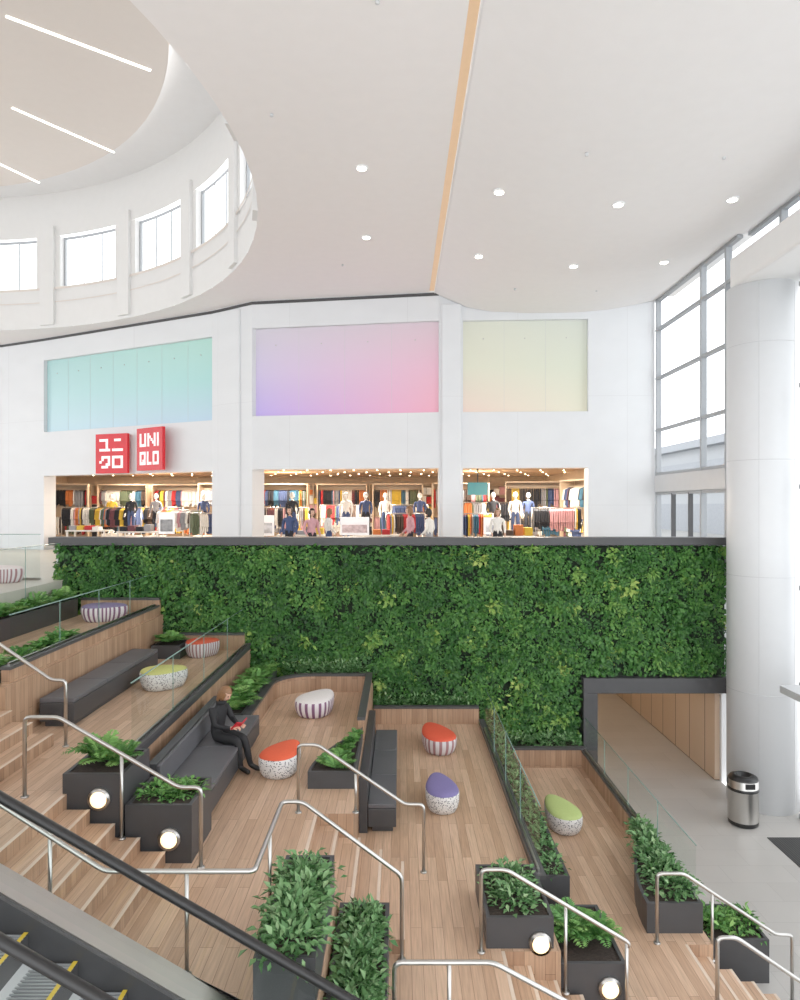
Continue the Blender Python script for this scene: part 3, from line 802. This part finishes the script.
def table(x, y, w, d2):
    b = MB(); b.box(x-w/2, x+w/2, y-d2/2, y+d2/2, 5.74, 5.79, 0)
    for sx in (-1, 1):
        for sy in (-1, 1): b.box(x+sx*(w/2-.06)-.03, x+sx*(w/2-.06)+.03, y+sy*(d2/2-.06)-.03, y+sy*(d2/2-.06)+.03, 5, 5.74, 0)
    xx = x-w/2+.06
    while xx < x+w/2-.3:
        cc = rc()
        for s2 in range(random.randint(3, 8)): b.box(xx, xx+.26, y-.2, y+.2, 5.79+s2*.045, 5.79+s2*.045+.04, cc)
        xx += .31
    b.build('display_table', [M['table']]+CL)
for (x, y) in ((-10, 27.0), (-3.4, 24.2), (-0.8, 24.0), (3.6, 23.2), (-12.6, 28.4)): table(x, y, 1.6, .8)
def poster(x, y, z, w, hh, c):
    b = MB(); b.box(x-w/2, x+w/2, y-.02, y+.02, z, z+hh, 0); b.box(x-w/2+.06, x+w/2-.06, y-.024, y-.02, z+.08, z+hh-.25, 1)
    b.tube([(x, y, 5.0), (x, y, z)], .02, 2, 8); b.box(x-.2, x+.2, y-.15, y+.15, 5, 5.03, 2)
    b.build('poster_stand', [M['signw'], mat('poster_print', c, .6, var=.4, scale=6), M['steel']])
poster(-8.1, 24.3, 5.8, .55, .75, (150, 150, 152)); poster(-4.55, 23.9, 5.75, .5, .7, (200, 200, 205)); poster(-1.5, 23.2, 5.8, .95, .6, (235, 200, 200)); poster(2.9, 22.6, 5.85, .4, .55, (220, 220, 230))
simple('store_menu_screen', lambda b: (b.box(2.7, 3.5, 27.9, 28.0, 7.2, 7.7, 0), b.tube([(3.1, 27.95, 7.7), (3.1, 27.95, 8.25)], .03, 1, 8)), [mat('screen_teal', (40, 110, 120), emit=.3), M['dark']])

# ------------------------------------------------------------------ people
def skin_figure(J, edges, bonemat, subdiv=2):
    names = list(J.keys()); idx = {n: i for i, n in enumerate(names)}
    me = bpy.data.meshes.new('tmp')
    me.from_pydata([J[n][0] for n in names], [(idx[a], idx[c]) for a, c in edges], [])
    o = bpy.data.objects.new('tmp', me); COL.objects.link(o)
    m = o.modifiers.new('skin', 'SKIN'); m.branch_smoothing = 0.6; m.use_smooth_shade = True
    if not me.skin_vertices:
        bm = bmesh.new(); bm.from_mesh(me); bm.verts.layers.skin.verify(); bm.to_mesh(me); bm.free()
    sv = me.skin_vertices[0].data
    for i, n in enumerate(names):
        r = J[n][1]; sv[i].radius = (r, r)
    sv[0].use_root = True
    s = o.modifiers.new('sub', 'SUBSURF'); s.levels = subdiv; s.render_levels = subdiv
    bpy.context.view_layer.update()
    ev = o.evaluated_get(bpy.context.evaluated_depsgraph_get())
    out = bpy.data.meshes.new_from_object(ev)
    V = [tuple(v.co) for v in out.vertices]; F = [tuple(p.vertices) for p in out.polygons]
    ms = []
    for p in out.polygons:
        c = p.center; best = 1e9; bi = 0
        for (a, d2) in edges:
            pa = Vector(J[a][0]); pb = Vector(J[d2][0]); ab = pb-pa
            t = max(0, min(1, (c-pa).dot(ab)/max(1e-9, ab.length_squared)))
            dd = (c-(pa+ab*t)).length
            if dd < best: best = dd; bi = bonemat.get((a, d2), 0)
        ms.append(bi)
    bpy.data.objects.remove(o); bpy.data.meshes.remove(out)
    return V, F, ms

EDG = [('pel', 'spi'), ('spi', 'che'), ('che', 'nkb'), ('nkb', 'nek')]
for s in 'LR':
    EDG += [('pel', 'hip'+s), ('hip'+s, 'kne'+s), ('kne'+s, 'ank'+s), ('ank'+s, 'toe'+s), ('che', 'sho'+s), ('sho'+s, 'elb'+s), ('elb'+s, 'wri'+s), ('wri'+s, 'pal'+s)]
BM = {('nkb', 'nek'): 3}
for s in 'LR':
    BM.update({('pel', 'hip'+s): 1, ('hip'+s, 'kne'+s): 1, ('kne'+s, 'ank'+s): 1, ('ank'+s, 'toe'+s): 2, ('wri'+s, 'pal'+s): 3})

def head(b, center, mx, hairlen, S=1.0):
    H = Matrix.Translation(center) @ mx
    def f(v):
        x, y, z = v
        p = Vector((x*.095, y*.074, z*.115))
        if z < 0: p.y *= 1-.28*(-z); p.x *= 1-.05*(-z)
        if x < 0 and z < -.2: p.x *= .85
        if x > 0:
            p.x += .022*math.exp(-(y/.16)**2-((z+.15)/.17)**2)
            p.x -= .009*math.exp(-((abs(y)-.38)/.17)**2-((z-.05)/.13)**2)
            p.x += .008*math.exp(-(y/.3)**2-((z+.85)/.2)**2)
        return p*S
    b.ball((0, 0, 0), 1, 3, H, 28, f)
    for sy in (-1, 1):
        b.ball((.083*S, sy*.029*S, .006*S), (.008*S, .013*S, .007*S), 5, H, 10)
        b.ball((-.005*S, sy*.077*S, -.01*S), (.017*S, .008*S, .03*S), 3, H, 10)
        b.ball((.088*S, sy*.03*S, .026*S), (.006*S, .018*S, .004*S), 4, H, 8)
    b.ball((.086*S, 0, -.058*S), (.009*S, .024*S, .007*S), 6, H, 10)
    bm = bmesh.new(); bmesh.ops.create_uvsphere(bm, u_segments=28, v_segments=20, radius=1)
    dele = [f2 for f2 in bm.faces if (lambda c: (c.x > .28 and c.z < .42 and abs(c.y) < .78) or (c.x > .05 and c.z < -.35) or c.z < -.93)(f2.calc_center_median())]
    bmesh.ops.delete(bm, geom=dele, context='FACES')
    bm.verts.ensure_lookup_table(); bm.verts.index_update()
    vs = []
    for v in bm.verts:
        x, y, z = v.co
        k3 = 1+.03*math.sin(9*math.atan2(y, x)+z*5)
        p = Vector((x*.108*k3-.006, y*.088*k3, z*.125+.004))
        if z < 0: p.z -= hairlen*(-z); p.y *= 1+.3*hairlen
        vs.append(H @ (p*S))
    fs = [tuple(v.index for v in f2.verts) for f2 in bm.faces]; bm.free()
    b.add(vs, fs, 4, True)
    b.add([v-(v-H.translation)*0.06 for v in vs], [f2[::-1] for f2 in fs], 4, True)

def hand(b, wr, pal, up, curl=0.6, sgn=1):
    wr = Vector(wr); pal = Vector(pal); d = (pal-wr).normalized(); up = Vector(up); side = d.cross(up).normalized(); up = side.cross(d).normalized()
    b.ball((0, 0, 0), 1, 3, Matrix.Translation(pal), 12, lambda v: d*v.x*.045+side*v.y*.036+up*v.z*.015)
    for i, (o, ln) in enumerate(((-.027, .060), (-.009, .072), (.009, .076), (.027, .068))):
        s0 = pal+side*o+d*.03; pts = [s0]; ang = 0
        for k2, fr in enumerate((.45, .32, .25)):
            ang += curl*0.75
            pts.append(pts[-1]+(d*math.cos(ang)-up*math.sin(ang))*ln*fr)
        b.tube(pts, .009, 3, 8, radii=[.0095, .009, .008, .006])
    s0 = pal-side*.03*sgn-d*.015; t = [s0, s0+(-side*sgn*.7+d*.6-up*.2)*.032, s0+(-side*sgn*.7+d*1.2-up*.6)*.045]
    b.tube(t, .01, 3, 8, radii=[.0115, .010, .007])

def figure(name, loc, rotz, J, hc, hrot, hairlen, mats, sub=2, scale=1.0, extra=None, hands=True):
    V, F, ms = skin_figure(J, EDG, BM, sub)
    b = MB(); b.add(V, F, ms, True)
    head(b, Vector(hc), hrot, hairlen)
    if hands:
        for s, sg in (('L', 1), ('R', -1)):
            hand(b, J['wri'+s][0], J['pal'+s][0], (0, 0, 1) if name == 'seated_woman' else (0, -sg, 0), .7, sg)
    if extra: extra(b)
    o = b.build(name, mats); o.location = loc; o.rotation_euler = (0, 0, rotz); o.scale = (scale,)*3
    return o
JS = {'pel': ((0, 0, .54), .14), 'spi': ((.01, 0, .73), .125), 'che': ((.05, 0, .90), .135), 'nkb': ((.085, 0, 1.03), .06), 'nek': ((.115, 0, 1.09), .045)}
for s, g in (('L', 1), ('R', -1)):
    JS.update({'hip'+s: ((.06, g*.085, .525), .10), 'kne'+s: ((.46, g*.085, .51), .066), 'ank'+s: ((.54+.04*g, g*.075, .10), .046), 'toe'+s: ((.72+.04*g, g*.09, .045), .038),
               'sho'+s: ((.05, g*.165, .965), .066), 'elb'+s: ((.13, g*.225, .74), .05), 'wri'+s: ((.335, g*.10, .69), .03), 'pal'+s: ((.40, g*.075, .705), .022)})
def bagx(b):
    vs = [(.36, -.13, .68), (.48, -.13, .80), (.50, 0, .76), (.38, 0, .645), (.36, .13, .68), (.48, .13, .80)]
    th = Vector((-.012, 0, .012))
    vv = [Vector(v) for v in vs]+[Vector(v)+th for v in vs]
    b.add(vv, [(0, 1, 2, 3), (3, 2, 5, 4), (9, 8, 7, 6), (10, 11, 8, 9), (0, 6, 7, 1), (1, 7, 8, 2), (2, 8, 11, 5), (5, 11, 10, 4), (4, 10, 9, 3), (3, 9, 6, 0)], 7)
    b.lathe([(.075, 0), (.085, .02), (.078, .055), (.06, .06)], (.088, 0, 1.02), 0, 20)
HR = Matrix.Rotation(math.radians(32), 4, 'Y')
figure('seated_woman', (-3.0, 11.45, C), math.radians(-22), JS, (.165, 0, 1.185), HR, .12,
       [M['blackcloth'], M['blackcloth'], M['boot'], M['skin'], M['hair_b'], M['eyew'], M['lips'], M['redbag']], 2, 1.04, bagx)

def stand(armf=0.0, stride=0.0):
    J = {'pel': ((0, 0, .95), .13), 'spi': ((.0, 0, 1.12), .112), 'che': ((.01, 0, 1.29), .128), 'nkb': ((.01, 0, 1.42), .055), 'nek': ((.02, 0, 1.49), .042)}
    for s, g in (('L', 1), ('R', -1)):
        J.update({'hip'+s: ((0, g*.09, .90), .095), 'kne'+s: ((.02+g*stride*.5, g*.09, .50), .062), 'ank'+s: ((-.02+g*stride, g*.09, .09), .042), 'toe'+s: ((.13+g*stride, g*.11, .04), .036),
                  'sho'+s: ((0, g*.175, 1.36), .056), 'elb'+s: ((-.03, g*.225, 1.09), .043), 'wri'+s: ((.05+armf, g*.2, .88+armf*.6), .028), 'pal'+s: ((.08+armf*1.2, g*.19, .81+armf*.7), .022)})
    return J
HR0 = Matrix.Identity(4)
def shopper(x, y, rot, top, leg, hair, sc=1.0, hl=.05):
    figure('shopper', (x, y, 5.0), math.radians(rot), stand(.1, .08), (.035, 0, 1.585), HR0, hl, [top, leg, M['boot'], M['skin'], hair, M['eyew'], M['lips']], 1, sc)
shopper(-3.3, 21.0, -100, CL[3], CL[0], M['hair_k'], 1.03)
shopper(-2.2, 21.6, 30, CL[4], CL[3], M['hair_b'], 1.0, .12)
shopper(-2.55, 20.2, -60, CL[11], CL[0], M['hair_k'], 1.0)
shopper(0.3, 20.9, 200, CL[11], CL[0], M['hair_b'], 1.03, .1)
shopper(0.85, 20.3, 150, CL[4], CL[8], M['hair_k'], 1.0)
shopper(3.0, 21.5, -90, CL[4], CL[0], M['hair_b'], 1.0)
def mannequin(x, y, top, leg, ph=.55):
    e = empty('mannequin')
    o = figure('body', (x, y, 5.0+ph), math.radians(-90), stand(.05, .03), (.035, 0, 1.585), HR0, 0.0, [top, leg, M['manq'], M['manq'], M['manq'], M['manq'], M['manq']], 1, 1.0)
    o.parent = e
    simple('plinth', lambda b: b.box(x-.35, x+.35, y-.3, y+.3, 5, 5+ph), [M['table']], parent=e)
for (x, y, t, l) in ((-10.9, 28.4, 0, 3), (-9.9, 28.4, 8, 0), (-8.0, 28.5, 3, 0), (-3.9, 25.3, 0, 3), (-1.95, 25.3, 4, 3), (-1.25, 25.6, 3, 0), (-0.55, 26.6, 4, 3),
                     (0.75, 26.4, 3, 9), (3.4, 25.6, 0, 9), (4.15, 25.2, 4, 3), (4.8, 26.2, 3, 0), (-12.6, 30.6, 2, 0)):
    mannequin(x, y, CL[t], CL[l])

# ------------------------------------------------------------------ ceiling with round opening
CX, CY, R = -16.6, 13.3, 13.62
def ceilb(b):
    X0, X1, Y0, Y1 = -32, 0.92, -8, 32.5
    angs = sorted([2*math.pi*i/96 for i in range(96)]+[math.atan2(y-CY, x-CX) % (2*math.pi) for x in (X0, X1) for y in (Y0, Y1)])
    inn = []; out = []
    for a in angs:
        c, s = math.cos(a), math.sin(a); inn.append((CX+R*c, CY+R*s))
        t = min([((X1-CX)/c if c > 1e-9 else (X0-CX)/c if c < -1e-9 else 1e9), ((Y1-CY)/s if s > 1e-9 else (Y0-CY)/s if s < -1e-9 else 1e9)])
        out.append((CX+t*c, CY+t*s))
    n = len(angs)
    vs = [(x, y, 13.5) for x, y in inn]+[(x, y, 13.5) for x, y in out]
    b.add(vs, [(i, (i+1) % n, n+(i+1) % n, n+i) for i in range(n)], 0)
simple('ceiling', ceilb, [M['ceil']])
def ceilr(b):
    pr = [(1.08, 13.46), (1.5, 13.25), (2.1, 13.0), (2.8, 12.87), (4.0, 12.8), (5.5, 12.8), (6.5, 12.88), (7.3, 13.02), (8.2, 13.2)]
    ys = [-8, 21.95]
    vs = [(x, y, z) for y in ys for x, z in pr]; n = len(pr)
    b.add(vs, [(i, i+1, n+i+1, n+i) for i in range(n-1)], 0, True)
    b.box(1.07, 1.10, -8, 21.95, 13.44, 13.7, 0)
simple('ceiling_right', ceilr, [M['ceilr']])
simple('cove_light_strip', lambda b: b.box(0.92, 1.07, -8, 21.95, 13.52, 13.56), [M['strip']])
simple('ceiling_roof_deck', lambda b: b.box(0.5, 9.2, -8, 23.5, 13.8, 14.0), [M['white']])

def ringwall(b, r, z0, z1, a0, a1, n, m=0):
    vs = []
    for i in range(n+1):
        a = math.radians(a0+(a1-a0)*i/n)
        for z in (z0, z1): vs.append((CX+r*math.cos(a), CY+r*math.sin(a), z))
    b.add(vs, [(2*i, 2*i+2, 2*i+3, 2*i+1) for i in range(n)], m, True)
PER = 360/23; W0 = 68.2
def drum(b):
    ringwall(b, R, 13.5, 15.0, 0, 360, 120)
    ringwall(b, R, 16.95, 18.6, 0, 360, 120)
    for i in range(23):
        c = W0+i*PER
        ringwall(b, R, 15.0, 16.95, c+5.6, c+PER-5.6, 5)
        for aa in (c+5.6, c-5.6):
            a = math.radians(aa); p = (CX+R*math.cos(a), CY+R*math.sin(a)); q = (CX+(R+.35)*math.cos(a), CY+(R+.35)*math.sin(a))
            b.add([(p[0], p[1], 15), (q[0], q[1], 15), (q[0], q[1], 16.95), (p[0], p[1], 16.95)], [(0, 1, 2, 3)], 0)
        a = math.radians(c+PER/2)
        px, py = CX+(R-.05)*math.cos(a), CY+(R-.05)*math.sin(a)
        b.box(px-.07, px+.07, py-.30, py+.30, 13.6, 17.3, 0, rot=a)
    ringwall(b, R-0.05, 14.93, 15.02, 0, 360, 120, 1)
    ringwall(b, R-0.03, 14.45, 14.49, 0, 360, 120, 1)
simple('wall_drum', drum, [M['drumwhite'], M['disc']])
def drumwin(b):
    for i in range(23):
        c = W0+i*PER
        ringwall(b, R+.25, 15.0, 16.95, c-5.6, c+5.6, 6, 0)
        for k2 in range(4):
            a = math.radians(c-5.5+k2*11/3); px, py = CX+(R+.22)*math.cos(a), CY+(R+.22)*math.sin(a)
            w2 = .04 if k2 in (0, 3) else .016
            b.box(px-w2, px+w2, py-w2, py+w2, 15, 16.95, 1, rot=a)
        ringwall(b, R+.2, 15.0, 15.08, c-5.6, c+5.6, 6, 1); ringwall(b, R+.2, 16.84, 16.95, c-5.6, c+5.6, 6, 1)
simple('window_drum', drumwin, [M['wglass'], M['frame']])
def disc(r, z0, z1, b, m=0, n=96):
    b.prism([(CX+r*math.cos(2*math.pi*i/n), CY+r*math.sin(2*math.pi*i/n)) for i in range(n)], z0, z1, m)
simple('ceiling_drum_roof', lambda b: disc(R+.4, 18.6, 18.8, b), [M['white']])
simple('ceiling_disc', lambda b: disc(11.6, 18.0, 18.25, b), [M['disc']])
tb = MB(); n = 96
for i in range(n):
    a0 = 2*math.pi*i/n; a1 = 2*math.pi*(i+1)/n
    tb.add([(CX+r*math.cos(a), CY+r*math.sin(a), 18.27) for r, a in ((11.3, a0), (11.5, a0), (11.5, a1), (11.3, a1))], [(0, 1, 2, 3)], 0)
tb.build('drum_fill_ring', [mat('drum_fill_glow', (255, 255, 255), emit=4.5, ec=(255, 252, 248))])  # glowing ring on top of the disc, added to brighten the drum
def lines(b):
    for (p, q) in (((-9.0, 16.0), (-6.4, 18.0)), ((-10.9, 19.7), (-9.04, 22.2)), ((-13.4, 22.3), (-12.5, 24.3)), ((-8.2, 11.5), (-5.3, 12.6))):
        b.seg(p, q, 0.08, 17.985, 18.0)
simple('linear_ceiling_light', lines, [M['line']])
def dl(name, x, y, z):
    b = MB(); b.lathe([(0.13, -0.012), (0.13, 0.03)], (x, y, z), 0, 24, False); b.lathe([(0.09, -0.02), (0.09, -0.01)], (x, y, z), 1, 24, False)
    b.build(name, [M['white'], M['lampw']])
for (x, y) in ((-.76, 13.9), (-.84, 17.5)): dl('recessed_downlight', x, y, 13.49)
for y in (13.95, 17.55):
    for (x, z) in ((1.98, 13.04), (4.35, 12.79), (6.62, 12.89)): dl('recessed_downlight', x, y, z-.005)
def sprk(b):
    for (x, y) in ((-2.2, 12), (-1.6, 19.5), (-.3, 9.3)): b.lathe([(.03, -.04), (.03, 0)], (x, y, 13.5), 0, 10)
    for (x, y) in ((3.2, 12), (5.6, 12.1), (3.2, 19.5), (5.5, 19.6)): b.lathe([(.03, -.05), (.03, 0)], (x, y, 12.83), 0, 10)
simple('ceiling_sprinklers', sprk, [M['steelw']])

# ------------------------------------------------------------------ right glazing, column, beam
XW = 7.95
def winr(b):
    for y in (17.0, 18.4, 21.6): b.box(XW-.05, XW+.1, y-.045, y+.045, 5.0, 13.25, 0)
    for z in (5.03, 7.15, 7.75, 9.1, 10.7, 12.2, 13.1): b.box(XW-.04, XW+.09, 16.4, 21.7, z-.04, z+.04, 0)
    b.add([(XW+.02, 16.4, 5), (XW+.02, 21.6, 5), (XW+.02, 21.6, 13.2), (XW+.02, 16.4, 13.2)], [(0, 1, 2, 3)], 1)
    b.box(XW-.10, XW+.12, 16.9, 21.6, 7.2, 7.7, 3)
    for y in (19.2, 20.4): b.box(XW-.04, XW+.08, y-.03, y+.03, 5.0, 7.15, 2)
simple('window_1', winr, [M['frame'], M['wglass'], M['dark'], M['steelw']])
def winr2(b):
    for i in range(9):
        y = 15.0-2.4*i; b.box(XW+.7, XW+.85, y-.05, y+.05, 0, 11.7, 0)
        b.box(XW+.2, XW+.35, y-.05, y+.05, 12.5, 13.25, 0)
    for z in (0.05, 2.9, 5.0, 7.2, 9.4, 11.6): b.box(XW+.71, XW+.84, -8, 15.2, z-.05, z+.05, 0)
    for z in (12.5, 13.15): b.box(XW+.21, XW+.34, -8, 16.4, z-.04, z+.04, 0)
    x = XW+.77; b.add([(x, -8, 0), (x, 15.3, 0), (x, 15.3, 11.75), (x, -8, 11.75)], [(0, 1, 2, 3)], 1)
    x = XW+.27; b.add([(x, -8, 12.46), (x, 16.4, 12.46), (x, 16.4, 13.2), (x, -8, 13.2)], [(0, 1, 2, 3)], 1)
simple('window_2', winr2, [M['frame'], M['wglass']])
def colb(b):
    b.lathe([(0.76, 0), (0.76, 11.76)], (8.32, 16.05, 0), 0, 64)
    for a in (-2.15, -1.1, 0.4, 2.4):
        b.box(8.32+.76*math.cos(a)-.004, 8.32+.76*math.cos(a)+.004, 16.05+.76*math.sin(a)-.004, 16.05+.76*math.sin(a)+.004, 0.1, 11.7, 1, rot=a)
    for z in (2.6, 5.2, 7.8, 10.4): b.lathe([(0.7615, z), (0.7615, z+.012)], (8.32, 16.05, 0), 1, 64)
simple('round_column', colb, [mat('column_paint', (220, 222, 224), 0.4, var=0.01), M['steelw']])
simple('trim_beam', lambda b: b.box(7.57, 9.1, -8, 16.1, 11.75, 12.45), [M['drumwhite']], bevel=0.06)
simple('entrance_canopy', lambda b: (b.box(7.75, 8.64, 9, 14.3, 2.97, 3.12), b.box(7.75, 7.85, 9.1, 9.2, 0, 2.97)), [M['steelw']], bevel=.01)
simple('wall_right_upper_return', lambda b: b.box(7.9, 8.05, 17.2, 21.7, 0, 5.0), [M['white']])

def bin_(b):
    b.lathe([(.27, 0), (.30, .03), (.30, .10), (.30, .72), (.31, .74), (.31, .78), (.30, .80), (.30, .96), (.27, 1.02), (.2, 1.05), (.15, 1.05), (.14, .98)], (7.33, 14.95, 0), [1, 1, 0, 0, 1, 1, 0, 1, 1, 1, 1], 36)
    for k2 in range(3):
        a = -math.pi/2+k2*2.1
        b.box(7.33+.285*math.cos(a)-.02, 7.33+.285*math.cos(a)+.03, 14.95+.285*math.sin(a)-.1, 14.95+.285*math.sin(a)+.1, .84, .95, 1, rot=a)
simple('trash_can', bin_, [M['steel'], M['black']])
simple('entrance_floor_mat', lambda b: b.box(7.5, 8.5, 12.4, 14.3, 0.0, 0.012), [M['grate']])

# ------------------------------------------------------------------ escalator
ES = empty('escalator')
def hz(x): return 2.46-.58*x
XA, XB = -6.2, 2.6
def esc():
    gl = MB(); hr = MB(); st = MB(); de = MB(); tr = MB()
    for y in (5.8, 4.55):
        pts = [(XA-1.0, hz(XA)), (XA, hz(XA)), (XB, hz(XB)), (XB+.9, hz(XB))]
        P3 = [(x, y, z) for x, z in pts]
        cx, cz2 = XB+.9, hz(XB)-.3
        P3 += [(cx+.3*math.sin(a), y, cz2+.3*math.cos(a)) for a in [math.pi*k2/6 for k2 in range(1, 7)]]
        hr.tube(P3, .042, 0, 12)
        gp = [(XA-1, XA), (XA, XB), (XB, XB+.9)]
        for (xa, xb) in gp:
            za = hz(max(XA, xa)) if xa < XB else hz(XB); zb = hz(XA) if xb <= XA else hz(min(XB, xb))
            gl.add([(xa, y, za-.04), (xb, y, zb-.04), (xb, y, zb-.72), (xa, y, za-.72)], [(0, 1, 2, 3)], 0)
        def band(y0, y1, o0, o1, mb, m):
            mb.xzprism([(XA-1, hz(XA)-o0), (XA-1, hz(XA)-o1), (XA, hz(XA)-o1), (XB, hz(XB)-o1), (XB+1.2, hz(XB)-o1), (XB+1.2, hz(XB)-o0), (XB, hz(XB)-o0), (XA, hz(XA)-o0)][::-1], y0, y1, m)
        if y > 5: band(5.70, 5.98, .70, .80, de, 0); band(5.66, 5.70, .72, 1.02, de, 1)
        else: band(4.37, 4.65, .70, .80, de, 0); band(4.65, 4.69, .72, 1.02, de, 1)
    n = int((XB-XA)/.4)
    for i in range(n):
        x = XA+i*.4; z = hz(x+.2)-.98
        st.box(x, x+.4, 4.70, 5.65, z-.3, z, 0)
        for q in range(24):
            yy = 4.72+q*.0385
            st.box(x+.01, x+.395, yy, yy+.018, z, z+.012, 1)
        st.box(x+.365, x+.4, 4.70, 5.65, z+.0125, z+.015, 2)
    tr.xzprism([(XA-1, hz(XA)-1.05), (XA, hz(XA)-1.05), (XB, hz(XB)-1.05), (XB+1.2, hz(XB)-1.05), (XB+1.2, .0), (XB-.4, .0), (XA, hz(XA)-2.0), (XA-1, hz(XA)-2.0)][::-1], 4.38, 5.97, 0)
    gl.build('glass_panels', [M['glass']], ES); hr.build('handrails', [M['black']], ES)
    de.build('decking', [M['steel'], M['dark']], ES)
    st.build('steps', [M['dark'], M['frame'], mat('step_edge_yellow', (222, 190, 60), .5)], ES)
    tr.build('truss_cladding', [M['steelw']], ES)
esc()

# ------------------------------------------------------------------ world & light
w = bpy.data.worlds.new('overcast_sky'); SC.world = w; w.use_nodes = True
bg = w.node_tree.nodes['Background']; bg.inputs['Color'].default_value = (0.965, 0.98, 1.0, 1); bg.inputs['Strength'].default_value = 2.35
SC.view_settings.view_transform = 'Standard'
SC.view_settings.exposure = 0.16
SC.view_settings.gamma = 1.14
